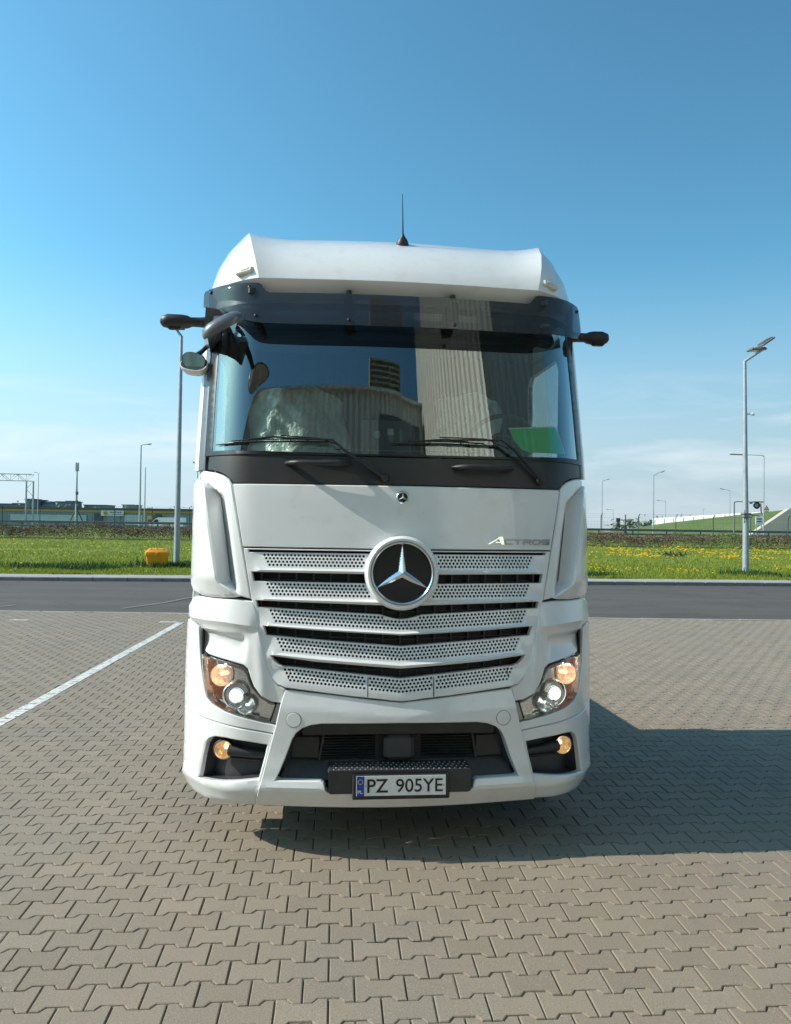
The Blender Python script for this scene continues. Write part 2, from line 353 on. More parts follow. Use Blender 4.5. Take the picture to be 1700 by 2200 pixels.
PA = rad(4.4); PU = np.array([math.cos(PA), math.sin(PA)]); PV = np.array([-math.sin(PA), math.cos(PA)])
L, PW = .2, .1375
def road_near(x): return 15.54 + .023*x
def kerb_line(x): return 23.85 + .0955*x
def build_paving():
    base = np.array([(-.1, -.0825), (-.06, -.0825), (-.04, -.055), (.04, -.055), (.06, -.0825), (.1, -.0825), (.1, .0825), (.06, .0825), (.04, .055), (-.04, .055), (-.06, .0825), (-.1, .0825)])
    j = .0021
    outer = np.array(offset([tuple(p) for p in base], j)); inner = np.array(offset([tuple(p) for p in base], j+.0045)); mid = np.array(offset([tuple(p) for p in base], j+.0015))
    cs = []
    for r in range(-10, 150):
        off = L/2 if r % 2 else 0
        for k in range(-110, 110):
            c = PU*(k*L+off)+PV*(r*PW)
            if c[1] < 1.2 or c[1] > road_near(c[0])-.16: continue
            if abs(c[0]) > .62*c[1]+1.4: continue
            cs.append(c)
    cs = np.array(cs); N = len(cs); rng = np.random.default_rng(3)
    tz = rng.normal(0, .0007, N); tx = rng.normal(0, .006, N); ty = rng.normal(0, .006, N)
    A = np.zeros((N, 36, 3))
    for i, (ring, z) in enumerate(((inner, 0.), (mid, -.0022), (outer, -.010))):
        loc = ring[None] + rng.normal(0, .0006, (N, 1, 2))
        w = loc[..., 0:1]*PU + loc[..., 1:2]*PV + cs[:, None]
        A[:, i*12:(i+1)*12, :2] = w
        A[:, i*12:(i+1)*12, 2] = z + tz[:, None] + loc[..., 0]*tx[:, None] + loc[..., 1]*ty[:, None]
    nf = 1+24
    me = bpy.data.meshes.new('paving'); me.vertices.add(N*36); me.vertices.foreach_set('co', A.ravel())
    li = []; ls = []; lt = []
    one = [list(range(12))] + [[a*12+(i+0) % 12, (a+1)*12+i, (a+1)*12+(i+1) % 12, a*12+(i+1) % 12] for a in (0, 1) for i in range(12)]
    flat = np.array([i for f in one for i in f]); cnt = np.array([len(f) for f in one]); start = np.concatenate([[0], np.cumsum(cnt)[:-1]])
    al = (flat[None]+np.arange(N)[:, None]*36).ravel(); st = (start[None]+np.arange(N)[:, None]*len(flat)).ravel(); ct = np.tile(cnt, N)
    me.loops.add(len(al)); me.loops.foreach_set('vertex_index', al); me.polygons.add(len(st)); me.polygons.foreach_set('loop_start', st); me.polygons.foreach_set('loop_total', ct)
    me.update(calc_edges=True)
    t = me.attributes.new('tone', 'FLOAT', 'FACE'); t.data.foreach_set('value', np.repeat(np.clip(rng.normal(.5, .22, N), 0, 1), nf))
    me.materials.append(pm); me.polygons.foreach_set('use_smooth', [False]*len(me.polygons)); me.validate(); o = bpy.data.objects.new('paving', me); COL.objects.link(o); return o
tag(build_paving(), 'beige grey interlocking concrete block paving of the yard', kind='structure')
add('paving_bed', [(-60, -80, -.009), (60, -80, -.009), (60, road_near(60), -.009), (-60, road_near(-60), -.009)], [(0, 1, 2, 3)], bedm)['kind'] = 'structure'
# yard beyond the modelled blocks: a plain sheet of the same paving, with a hole where the blocks lie
V = [(-60, -80, 0), (60, -80, 0), (60, 1.1, 0), (-60, 1.1, 0)]
W2 = .62*1.1+1.3; W3 = .62*15.5+1.3
V += [(-W2, 1.1, 0), (W2, 1.1, 0), (-W3, road_near(-W3)-.1, 0), (W3, road_near(W3)-.1, 0), (-60, road_near(-60)-.1, 0), (60, road_near(60)-.1, 0)]
add('yard', V, [(0, 1, 2, 5, 4, 3), (3, 4, 6, 8), (5, 2, 9, 7)], farm)['kind'] = 'structure'
# edging strip between paving and asphalt
e = MB(); seg = 1.0
for k in range(-40, 40):
    x0, x1 = k*seg+.004, (k+1)*seg-.004; y = (road_near(x0)+road_near(x1))/2
    e.box(((x0+x1)/2, y-.06, -.02+random.uniform(-.002, .002)), (x1-x0, .085, .05), bev=.006)
tag(e.build('edging_strip', M['strip']), 'pale concrete edging between the paving and the road', kind='structure')
am, nt, b = nodemat('asphalt'); tc = nt.nodes.new('ShaderNodeTexCoord').outputs['Object']
mp = nt.nodes.new('ShaderNodeMapping'); mp.inputs['Scale'].default_value = (.12, .9, 1); lnk(nt, tc, mp.inputs[0])
c1 = ramp2(nt, noise(nt, mp.outputs[0], 1.2, 5, .6), (.069, .058, .050), (.095, .080, .069), .35, .65)
c2 = ramp2(nt, noise(nt, tc, 90, 3, .7), c1, (.16, .13, .115), .55, .8)
c3 = ramp2(nt, noise(nt, tc, .5, 6, .75, .8), c2, (.050, .041, .036), .5, .72)
lnk(nt, c3, b.inputs['Base Color']); b.inputs['Roughness'].default_value = .85; bumpn(nt, noise(nt, tc, 140, 3, .7), b, .5, .006)
add('road', [(-60, road_near(-60)-.02, .0), (60, road_near(60)-.02, .0), (60, kerb_line(60)+.05, .02), (-60, kerb_line(-60)+.05, .02)], [(0, 1, 2, 3)], am)['kind'] = 'structure'
# crack sealant lines on the road
ck = MB()
def ground_strip(mb, pts, w, z):
    for (x0, y0), (x1, y1) in zip(pts, pts[1:]):
        d = Vector((x1-x0, y1-y0)).normalized(); n = Vector((-d.y, d.x))*w/2
        mb.quad((x0-n.x, y0-n.y, z), (x1-n.x, y1-n.y, z), (x1+n.x, y1+n.y, z), (x0+n.x, y0+n.y, z))
ground_strip(ck, [(-5.6, 15.9), (-5.1, 17.2), (-4.9, 18.3), (-4.4, 19.6)], .035, .024)
ground_strip(ck, [(-8.3, 15.5), (-8.0, 16.3)], .03, .024)
tag(ck.build('road_crack', M['strip']), 'pale filled crack running across the asphalt', kind='structure')
nt = M['paint'].node_tree; b = nt.nodes['Principled BSDF']; tcn = nt.nodes.new('ShaderNodeTexCoord'); mpn = nt.nodes.new('ShaderNodeMapping'); mpn.inputs['Rotation'].default_value = (0, 0, -rad(4.4)); mpn.inputs['Scale'].default_value = (3, 14.5, 1)
nn = noise(nt, tcn.outputs['Object'], 26, 5, .75); n3 = noise(nt, mpn.outputs[0], 1.6, 3, .6); lnk(nt, tcn.outputs['Object'], mpn.inputs[0])
ad = nt.nodes.new('ShaderNodeMath'); ad.operation = 'ADD'; lnk(nt, nn, ad.inputs[0]); lnk(nt, n3, ad.inputs[1]); mr = nt.nodes.new('ShaderNodeMapRange'); mr.inputs['From Min'].default_value = .82; mr.inputs['From Max'].default_value = .96; lnk(nt, ad.outputs[0], mr.inputs[0]); lnk(nt, mr.outputs[0], b.inputs['Alpha'])
ln = MB()
ground_strip(ln, [(-2.95, -4), (-3.50, 7.07), (-3.85, 13.92)], .125, .0035); ln.quad((-4.24, 13.90, .0035), (-3.92, 13.91, .0035), (-3.92, 14.02, .0035), (-4.24, 14.01, .0035))
ln.quad((-6.95, 13.88, .0035), (-6.62, 13.89, .0035), (-6.62, 14.0, .0035), (-6.95, 13.99, .0035))
tag(ln.build('parking_line', M['paint']), 'white painted parking bay lines on the paving left of the truck', kind='structure')
# kerb and the strip behind it
k = MB()
for i in range(-55, 60):
    x0, x1 = i+.004, i+.996; y0 = kerb_line((x0+x1)/2)
    k.box(((x0+x1)/2, y0+.08, .06), (.992, .16, .15), rot=Matrix.Rotation(math.atan(.0955), 3, 'Z'), bev=.014)
tag(k.build('kerb', M['kerb']), 'grey concrete kerb on the far side of the road', kind='structure')
st = MB(); 
for i in range(-28, 30):
    x0, x1 = i*2+.003, i*2+1.997
    st.quad((x0, kerb_line(x0)+.16, .132), (x1, kerb_line(x1)+.16, .132), (x1, kerb_line(x1)+1.5, .135), (x0, kerb_line(x0)+1.5, .135))
tag(st.build('pavement', M['strip']), 'pale paved strip behind the kerb', kind='structure')

gm, nt, b = nodemat('grass_ground'); tc = nt.nodes.new('ShaderNodeTexCoord').outputs['Object']
c1 = ramp2(nt, noise(nt, tc, .35, 5, .6), (.12, .17, .012), (.22, .25, .025), .35, .65)
c2 = ramp2(nt, noise(nt, tc, 3.5, 5, .7), c1, (.04, .075, .012), .5, .75)
lnk(nt, c2, b.inputs['Base Color']); b.inputs['Roughness'].default_value = .9; bumpn(nt, noise(nt, tc, 9, 4, .7), b, .6, .12)
ys = [kerb_line(0)-14, 24, 26, 30, 36, 42, 48, 55, 58, 62, 66, 74, 84, 120, 200, 400, 900, 2500]
V = []; F = []
xs = [-1500, -400, -100, -40, 0, 40, 100, 400, 1500]
for y in ys:
    for x in xs:
        yy = y if y > 40 else kerb_line(max(-58, min(58, x)))+1.45+(y-24)*.95
        if y < 20: yy = kerb_line(max(-58, min(58, x)))+1.40
        V.append((x, yy, terr(max(y, 24))))
n = len(xs)
for j in range(len(ys)-1):
    for i in range(n-1): F.append((j*n+i, j*n+i+1, (j+1)*n+i+1, (j+1)*n+i))
tag(add('ground', V, F, gm, smooth=60), 'grass verge rising gently behind the kerb', kind='structure')
add('underlying_ground', [(-1500, -1500, -.06), (1500, -1500, -.06), (1500, 40, -.06), (-1500, 40, -.06)], [(0, 1, 2, 3)], farm)['kind'] = 'structure'
def yof(x, t):     # grass row: t = 24 at the pavement edge
    return kerb_line(x)+1.45+(t-24)*.95 if t <= 40 else t
def gz(x, y):
    t = 24+(y-kerb_line(x)-1.45)/.95
    return terr(max(24, min(40, t))) if t < 40 else terr(y)

# grass blades and dandelions
def blades(name, n, hmin, hmax, w, m, region, seed, clump=True):
    rng = np.random.default_rng(seed); V = np.zeros((n, 3, 3)); k = 0
    while k < n:
        x, y = region(rng)
        z = gz(x, y); h = rng.uniform(hmin, hmax)*(1+.9*max(0, math.sin(x*1.7+math.sin(y*1.3)*2)*math.sin(y*1.1+x*.6)))
        a = rng.uniform(0, math.pi); dx, dy = math.cos(a)*w, math.sin(a)*w; lx, ly = rng.normal(0, .35, 2)*h
        V[k] = [(x-dx, y-dy, z-.01), (x+dx, y+dy, z-.01), (x+lx, y+ly, z+h)]; k += 1
    me = bpy.data.meshes.new(name); me.from_pydata(V.reshape(-1, 3).tolist(), [], np.arange(3*n).reshape(-1, 3).tolist())
    t = me.attributes.new('tone', 'FLOAT', 'FACE'); t.data.foreach_set('value', rng.random(n)); me.materials.append(m)
    o = bpy.data.objects.new(name, me); COL.objects.link(o); return o
def leafmat(name, a, b2, trans=.35):
    m, nt, b = nodemat(name); at = nt.nodes.new('ShaderNodeAttribute'); at.attribute_name = 'tone'
    c = ramp2(nt, at.outputs['Fac'], a, b2, 0, 1); lnk(nt, c, b.inputs['Base Color']); b.inputs['Roughness'].default_value = .6
    t = nt.nodes.new('ShaderNodeBsdfTranslucent'); lnk(nt, c, t.inputs[0]); mx = nt.nodes.new('ShaderNodeMixShader'); mx.inputs[0].default_value = trans
    lnk(nt, b.outputs[0], mx.inputs[1]); lnk(nt, t.outputs[0], mx.inputs[2]); lnk(nt, mx.outputs[0], nt.nodes['Material Output'].inputs[0]); return m
gb = leafmat('grass_blades', (.115, .175, .010), (.33, .36, .035))
def reg(rng):
    while True:
        t = 23.82+31*rng.random()**1.7; f = rng.uniform(-.60, .60)
        y = yof(0, t); x = f*y; y = yof(x, t)
        if abs(x+.0) < 4.5 and y < 50: 
            if rng.random() < .8: continue
        return x, y
tag(blades('grass', 110000, .05, .11, .014, gb, reg, 11), 'green spring grass on the verge behind the road', 'grass', kind='stuff')
def weedreg(rng):
    # darker taller weeds around lamp bases, the bin and in scattered patches
    c = [(-8.3, 29.4, .7), (-8.9, 28.3, .6), (-12.8, 27.2, .5), (-11.2, 26.6, .4), (13.4, 29.0, .5), (15.2, 28.0, .8), (-10.3, 27, .3), (6.9, 27.2, .5), (17, 28.2, .6), (-7.6, 29, .6)][rng.integers(10)]
    return c[0]+rng.normal(0, c[2]), max(c[1]+rng.normal(0, .35), kerb_line(c[0])+1.6)
wb = leafmat('weed_leaves', (.02, .07, .012), (.05, .12, .02))
tag(blades('weeds', 5200, .10, .22, .03, wb, weedreg, 12), 'dark green weed clumps round the lamp feet and grit bin', 'weeds', kind='stuff')
def dandelions():
    rng = np.random.default_rng(21); m = MB(); n = 0
    while n < 1050:
        r = rng.random()
        if r < .66: t = rng.uniform(37, 54); x = rng.uniform(.16, .60)*t
        elif r < .86: t = rng.uniform(25.5, 31); x = [5.5, 7.0, 15.8, 8.6, 10.8, 16.5, 17][rng.integers(7)]+rng.normal(0, .5)
        elif r < .94: t = rng.uniform(33, 52); x = -rng.uniform(.2, .58)*t
        else: t = rng.uniform(25, 54); x = rng.uniform(-.6, .6)*t
        if math.sin(x*.9+t*.7)*math.sin(t*.8-x*.35)+rng.normal(0, .35) < .1: continue
        y = yof(x, t); z = gz(x, y)+rng.uniform(.09, .2); q = rng.uniform(.022, .04)*(1+.6*(t > 36))
        pts = [(x+q*math.cos(a), y+q*math.sin(a)*.8, z+.3*q*math.cos(a*2)) for a in np.linspace(0, 2*math.pi, 7)[:-1]]
        nn = len(m.v); m.v += pts+[(x, y, z+.012), (x, y-.3*q, z-q)]; m.f += [(nn+i, nn+(i+1) % 6, nn+6) for i in range(6)]+[(nn+(i+1) % 6, nn+i, nn+7) for i in range(6)]; m.mi += [0]*12; n += 1
    o = m.build('dandelions', mat('dandelion_yellow', (.85, .55, .01), .7, noise=(5, (.8, .42, .01), .4, .7))); return o
tag(dandelions(), 'yellow dandelion heads scattered over the verge', 'flowers', kind='stuff')

# hedge of leafless reddish shrubs
def hedge():
    rng = np.random.default_rng(5); xs = []; n = 128000
    V = np.zeros((n, 4, 3)); T = np.zeros(n); i = 0
    hills = [(x, rng.uniform(.75, 1.2), rng.uniform(.9, 2.2)) for x in np.arange(-54, 56, 1.1)]
    def top(x): return max(hh*math.exp(-((x-cx)/w)**2) for cx, hh, w in hills)
    tops = {round(x, 1): top(x) for x in np.arange(-52, 54, .1)}
    while i < n:
        x = rng.uniform(-48, 48)
        if abs(x) < 8 and rng.random() < .45: continue
        H = tops.get(round(x, 1), 1)*rng.uniform(.8, 1.06)
        if x < -19: H *= 1.05
        u = rng.random()**.6; y = 56+rng.normal(0, .55); z = terr(56)+.02+u*H
        a = rng.uniform(0, 6.28); el = rng.uniform(-.2, 1.3) ; l = rng.uniform(.05, .13); wd = rng.uniform(.008, .026)
        d = np.array([math.cos(a)*math.cos(el), math.sin(a)*math.cos(el), math.sin(el)])*l; s = np.cross(d, rng.normal(0, 1, 3)); s = s/np.linalg.norm(s)*wd
        p = np.array([x, y, z]); V[i] = [p-s, p+d*.5-s*1.3, p+d, p+d*.5+s*1.3]
        g = math.sin(x*.55+1.2)*.5+math.sin(x*1.9)*.25+math.sin(x*.21+2)*.4
        T[i] = (1 if (g+rng.normal(0, .55) > .62) else 0)*.6+rng.random()*.38; i += 1
    me = bpy.data.meshes.new('hedge'); me.from_pydata(V.reshape(-1, 3).tolist(), [], np.arange(4*n).reshape(-1, 4).tolist())
    t = me.attributes.new('tone', 'FLOAT', 'FACE'); t.data.foreach_set('value', T)
    m, nt, b = nodemat('shrub_leaves'); at = nt.nodes.new('ShaderNodeAttribute'); at.attribute_name = 'tone'
    r = nt.nodes.new('ShaderNodeValToRGB'); r.color_ramp.elements[0].color = (.07, .038, .034, 1); r.color_ramp.elements[1].color = (.20, .25, .07, 1)
    e1 = r.color_ramp.elements.new(.38); e1.color = (.20, .125, .10, 1); e2 = r.color_ramp.elements.new(.58); e2.color = (.12, .16, .05, 1)
    lnk(nt, at.outputs['Fac'], r.inputs[0]); lnk(nt, r.outputs[0], b.inputs['Base Color']); b.inputs['Roughness'].default_value = .8
    me.materials.append(m); o = bpy.data.objects.new('shrub_hedge', me); COL.objects.link(o); return o
tag(hedge(), 'low reddish brown and green shrub hedge along the far edge of the grass', 'hedge', kind='stuff')

# ------------------------------------------------------------------ fence
fe = empty('security_fence', (0, 58, terr(58))); tag(fe, 'dark green wire fence with bent topped posts behind the hedge', 'fence')
def fpost(x):
    m = MB(); m.tube([(0, 0, -.2), (0, 0, 1.95), (.0, -.05, 2.15), (.05, -.22, 2.32)], .032, 6)
    o = m.build('fence_post', M['green'], fe); return o
fp = fpost(0); px = [-40.9+2.82*i for i in range(30)]; fp.location = (px[0], 0, 0)
for x in px[1:]:
    c = fp.copy(); COL.objects.link(c); c.parent = fe; c.location = (x, 0, 0)
wm = MB()
for z in list(np.arange(.1, 1.9, .2)): wm.tube([(-41, 0, z), (41, 0, z)], .0035, 3, cap=False)
for x in np.arange(-41, 41, .25): wm.tube([(x, .01, 0), (x, .01, 1.9)], .0022, 3, cap=False)
wm.build('wire_mesh', M['green'], fe)
wm = MB()
for z, y in ((2.02, -.03), (2.16, -.08), (2.30, -.20)): wm.tube([(-41, y, z), (41, y, z)], .005, 3, cap=False)
wm.build('barbed_wire', M['green'], fe)

# guardrail of the embanked road
gr = empty('guardrail', (0, 68, 1.25)); tag(gr, 'dark steel guardrail running along the raised road', 'guardrail')
m = MB(); m.box((0, 0, .50), (190, .08, .20), bev=.03); m.box((0, -.02, .12), (190, .06, .16)); m.build('rail_beam', M['rail'], gr)
po = MB().box((0, .05, .22), (.1, .08, .6)).build('rail_post', M['rail'], gr); po.location = (-48, 0, 0)
for i in range(1, 33):
    c = po.copy(); COL.objects.link(c); c.parent = gr; c.location = (-48+3*i, 0, 0)

# ------------------------------------------------------------------ lamps
def flood_head(parent, c, yaw, tilt, name='lamp_head'):
    """flat LED floodlight: finned body, glass, bracket"""
    R = Matrix.Rotation(yaw, 3, 'Z') @ Matrix.Rotation(tilt, 3, 'Y'); m = MB()
    m.box(c, (.62, .42, .07), rot=R, bev=.02)
    for i in range(6): m.box(Vector(c)+R @ Vector((-.22+.088*i, 0, .055)), (.014, .36, .05), rot=R)
    h = m.build(name, M['lampgrey'], parent)
    MB().box(Vector(c)+R @ Vector((0, 0, -.038)), (.52, .34, .008), rot=R).build('lamp_glass', M['marker'], h); return h
def big_pole(loc, label, bend, headc, yaw, side):
    e = empty('street_lamp', loc); tag(e, label, 'street lamp', 'tall lamps with floodlights beside the road')
    m = MB(); h = bend[2]
    m.tube([(0, 0, -.2), (0, 0, 1.5), (bend[0]*.5, 0, h*.55), (bend[0], bend[1], h)], [.12, .112, .088, .062], 10)
    m.build('pole', M['galv'], e, 50)
    m = MB(); m.tube([(bend[0], bend[1], h-.08), (bend[0]+side*.02, bend[1], h), (headc[0], headc[1], headc[2]-.05)], [.06, .055, .04], 8); m.build('arm', M['galv'], e, 50)
    b = MB(); b.box((headc[0]-side*.12, headc[1], headc[2]-.03), (.42, .20, .09), rot=Matrix.Rotation(-.05*side, 3, 'Y'), bev=.02); b.build('bracket', M['lampgrey'], e)
    return e
z0 = gz(-8.36, 29.5)
e = big_pole((-8.36, 29.5, z0), 'tall grey street lamp standing beside the orange grit bin', (.02, 0, 9.0-z0), (-.20, 0, 9.32-z0), 0, -1)
flood_head(e, (-.22, -.1, 9.36-z0), 0, rad(8))
flood_head(e, (-.02, .25, 9.45-z0), 0, rad(-12))
z0 = gz(13.3, 29.2)
e = big_pole((13.3, 29.2, z0), 'tall grey street lamp with camera and round spotlight on its pole', (-.08, 0, 8.28-z0), (.62, 0, 8.78-z0), 0, 1)
flood_head(e, (.72, 0, 9.0-z0), rad(10), rad(-34)); flood_head(e, (.42, .1, 8.73-z0), rad(5), rad(-3))
m = MB(); m.tube([(-.05, 0, 6.25-z0), (.22, -.05, 6.25-z0)], .03, 8); m.lathe([(0, 0), (.06, 0), (.065, .05), (.05, .12), (0, .13)], (.16, -.05, 6.26-z0), (1, -.3, -.25), 12); m.build('camera', M['vanwhite'], e)
s_ = MB(); s_.lathe([(0, 0), (.07, 0), (.10, .06), (.12, .12), (.135, .13), (.135, .15), (.118, .15), (.10, .12), (.04, .09), (0, .085)], (.33, 0, 2.78-z0), (.15, -1, -.05), 20)
sp_ = s_.build('spotlight', M['darkgrey'], e, 40); MB().lathe([(0, 0), (.07, .004), (.075, .02), (.05, .02), (0, .012)], Vector((.33, 0, 2.78-z0))+Vector((.15, -1, -.05)).normalized()*.10, (.15, -1, -.05), 16).build('spotlight_glass', M['galv'], sp_)
s_ = MB(); s_.tube([(-.13, -.05, 2.45-z0), (.50, -.05, 2.38-z0), (.56, -.05, 2.5-z0), (.54, -.05, 2.86-z0)], .022, 6); s_.tube([(.12, -.05, 2.86-z0), (.22, -.05, 2.86-z0)], .03, 6)
s_.box((0, 0, 2.45-z0), (.3, .3, .08), bev=.02); s_.box((0, 0, 2.33-z0), (.28, .28, .05), bev=.02); s_.build('spotlight_bracket', M['lampgrey'], e)
MB().tube([(.0, -.12, 2.3-z0), (-.12, -.14, 2.1-z0), (-.1, -.12, 2.6-z0)], .012, 5).build('cable', M['black'], e)

def lamp(loc, h, arm, label, double=None, r=.055, rise=.1, col='galv'):
    e = empty('street_lamp', loc); tag(e, label, 'street lamp', 'thin lamp masts along the far road')
    m = MB(); m.tube([(0, 0, -.8), (0, 0, h)], [r*1.25, r*.7], 8); m.build('pole', M[col], e, 50)
    for a in [arm]+([double] if double else []):
        m = MB(); m.tube([(0, 0, h-.05), (a*.15, 0, h+.02), (a, 0, h+rise)], [r*.7, r*.6, r*.5], 6); m.build('arm', M[col], e, 50)
        q = MB(); q.box((a*1.25, 0, h+rise+.01), (abs(a)*.6, .22, .10), rot=Matrix.Rotation(-math.atan2(rise, a) if a > 0 else math.atan2(rise, -a), 3, 'Y'), bev=.03); q.build('lamp_head', M['lampgrey'], e)
    return e
zb = .6
lamp((-24.93, 75, 1.0), 8.35, .65, 'tall far lamp mast with short arm, left of the truck beyond the hedge', r=.085, rise=.08)
lamp((-35.87, 110, zb), 8.9, .02, 'thin far mast with small top, just right of the taller lamp mast', r=.09, rise=.15)
lamp((-21.17, 82, zb), 7.35, -.35, 'thin lamp mast right beside the white cab with its head to the left', r=.07, rise=.3)
lamp((-65.1, 140, zb), 9.9, -.5, 'faint thin lamp mast between the gantry and the antenna mast', r=.07)
lamp((32.2, 120, zb), 8.7, .75, 'slim lamp mast nearest the right side of the truck', r=.075, rise=.25)
lamp((31.85, 95, zb), 7.95, .9, 'slim lamp mast in front of the left end of the white barrier', r=.075, rise=.45)
lamp((63.2, 180, zb), 7.9, -1.4, 'faint lamp mast with arm to the left above the white barrier', r=.08, rise=.15)
lamp((56.5, 130, 3.5), 5.1, -1.1, 'lamp mast on the green slope with its arm to the left', r=.06, rise=.25)
lamp((33.5, 70, 1.2), 7.5, -2.0, 'slim mast with long thin arm right of the tall lamp', r=.055, rise=.05)
lamp((27.3, 62, .85), 3.3, 1.5, 'short dark mast with an arm beside the tall lamp', r=.07, rise=.0, col='lampgrey')
lamp((56.6, 200, zb), 6.2, -1.2, 'tiny faint lamp mast low on the horizon right of the truck', r=.07)
lamp((104, 260, 3), 6, .5, 'tiny faint mast above the middle of the white barrier', r=.09)

# lattice gantry
e = empty('rail_gantry', (-52.4, 110, zb)); tag(e, 'grey lattice steel gantry at the left edge beyond the hedge', 'gantry')
def truss(a, b, w, parent, name, n=14, r=.05, dirn=(0, 0, 1)):
    m = MB(); a = Vector(a); b = Vector(b); u = (b-a).normalized(); h = Vector(dirn)*w; g = u.cross(Vector(dirn)).normalized()*w*.8
    for o in (Vector((0, 0, 0)), h, g, h+g): m.tube([a+o, b+o], r, 5)
    for i in range(n):
        p = a+(b-a)*(i/n); q = a+(b-a)*((i+1)/n)
        for o1, o2 in ((Vector((0, 0, 0)), h), (g, g+h)):
            m.tube([p+o1, q+o2] if i % 2 else [p+o2, q+o1], r*.55, 4, cap=False)
        m.tube([p, p+h], r*.5, 4, cap=False)
    return m.build(name, M['galv'], parent)
truss((-26, 0, 7.1), (.6, 0, 6.85), .95, e, 'truss_beam', 24)
for x in (-.45, .55):
    MB().tube([(x, 0, -.2), (x, 0, 6.85)], [.15, .12], 6).build('gantry_leg', M['galv'], e)
m = MB()
for i in range(6): m.tube([(-.45, 0, i*1.15), (.55, 0, (i+1)*1.15)] if i % 2 else [(.55, 0, i*1.15), (-.45, 0, (i+1)*1.15)], .03, 4)
m.build('leg_bracing', M['galv'], e)
# telecom mast
e = empty('antenna_mast', (-49.8, 120, zb)); tag(e, 'dark slender antenna mast with panels at its top and a braced foot', 'mast')
MB().tube([(0, 0, -.2), (0, 0, 10.3)], [.24, .1], 8).build('pole', M['galv'], e)
m = MB()
for a in range(3): m.box((.22*math.cos(a*2.09), .22*math.sin(a*2.09), 9.7), (.14, .14, 1.4), bev=.03)
m.build('antenna_panel', M['galv'], e)
m = MB()
for a in (0, 1): m.tube([((-1.3, 1.5)[a], 0, .3), (0, 0, 3.3)], .1, 6)
for z in (4.2, 5.6): m.box((.1, -.1, z), (.34, .3, .5), bev=.03)
m.build('brace', M['rail'], e)
# railway signal
e = empty('rail_signal', (29.4, 100, zb)); tag(e, 'small dark signal on a short post right of the truck', 'signal')
MB().tube([(.5, 0, -.3), (.5, 0, 3.1)], .07, 6).build('signal_post', M['darkgrey'], e)
m = MB(); m.box((-.45, 0, 2.4), (.5, .3, .5), bev=.05); m.box((-.45, 0, 1.75), (.45, .3, .45), bev=.05); m.box((.5, 0, 1.5), (.32, .3, .5), bev=.05); m.tube([(-.3, 0, 2.4), (.5, 0, 2.4)], .05, 5); m.build('signal_head', M['darkgrey'], e)
MB().tube([(.5, 0, 1.2), (0, 0, -.3)], .05, 5).tube([(.5, 0, 1.2), (1.1, 0, -.3)], .05, 5).build('strut', M['darkgrey'], e)

# grit bin
zbin = gz(-8.75, 28.3)
e = empty('grit_bin', (-8.74, 28.35, zbin-.10), rad(14)); e.scale = (1.0, 1.0, 1.30); tag(e, 'orange yellow plastic grit bin on the grass by the tall lamp', 'grit bin')
def frust(w0, d0, w1, d1, z0, z1, rb=.05):
    pts = []
    for w, d, z in ((w0, d0, z0), (w1, d1, z1)):
        r = []
        for sx, sy in ((1, 1), (-1, 1), (-1, -1), (1, -1)):
            for k in range(4):
                a = {(1, 1): 0, (-1, 1): 90, (-1, -1): 180, (1, -1): 270}[(sx, sy)]+k*30
                r.append((sx*(w/2-rb)+rb*math.cos(rad(a)), sy*(d/2-rb)+rb*math.sin(rad(a)), z))
        pts.append(r)
    v = pts[0]+pts[1]; f = [(i, (i+1) % 16, 16+(i+1) % 16, 16+i) for i in range(16)]+[tuple(reversed(range(16))), tuple(range(16, 32))]; return v, f
m = MB(); m._a(*frust(.62, .46, .78, .60, 0, .42)); m._a(*frust(.84, .66, .84, .66, .42, .47)); 
for x in (-.2, .0, .2): m.box((x, -.27, .2), (.03, .04, .34), rot=Matrix.Rotation(rad(-9), 3, 'X'), bev=.01)
m.build('bin_body', M['binyellow'], e, 40)
m = MB(); m._a(*frust(.86, .68, .84, .66, .475, .52)); m._a(*frust(.84, .66, .56, .50, .52, .62, .06))
for x in (-.22, 0, .22): m.box((x, -.02, .605), (.045, .50, .045), bev=.015)
m.box((0, -.35, .47), (.09, .03, .09), bev=.01); m.build('bin_lid', M['binyellow'], e, 40)

# debris in the grass
m = MB(); rng = np.random.default_rng(2)
for i in range(40):
    p = rng.normal(0, 1, 3)*(.35, .15, .06); d = rng.normal(0, .1, 3); m.tube([(p[0], p[1], abs(p[2])+.05), (p[0]+d[0], p[1]+d[1], abs(p[2])+.05+abs(d[2]))], .03, 5)
o = m.build('brushwood_heap', mat('old_wood', (.07, .05, .035), .9, noise=(9, (.04, .05, .02), .4, .7))); o.location = (15.2, 42, gz(15, 42)); tag(o, 'small dark heap of twigs lying in the grass on the right', 'twigs')

# ------------------------------------------------------------------ far buildings, van, embankment
wallg = mat('warehouse_cladding', (.22, .25, .28), .6, noise=(.05, (.19, .215, .24), .4, .7))
e = empty('warehouse', (-62, 170, zb)); tag(e, 'long low grey warehouse with yellow band beyond the left hedge', 'warehouse')
m = MB(); m.box((0, 8, 1.95), (130, 16, 3.9)); m.build('wall', wallg, e)
m = MB()
for x in np.arange(-64, 64, 1.0): m.box((x, -.02, 1.75), (.06, .06, 3.2))
m.build('wall_ribs', wallg, e)
MB().box((0, -.1, 3.55), (130.2, .3, .50)).build('yellow_band', mat('band_yellow', (.50, .30, .04), .6, noise=(.3, (.42, .25, .04), .4, .7)), e)
MB().box((0, 8, 4.08), (131, 17, .42)).build('roof_edge', mat('roof_edge_blue', (.035, .055, .085), .5), e)
pg = mat('light_panel', (.42, .50, .52), .5, noise=(.4, (.34, .42, .45), .4, .7)); dk = mat('dark_opening', (.05, .065, .085), .5)
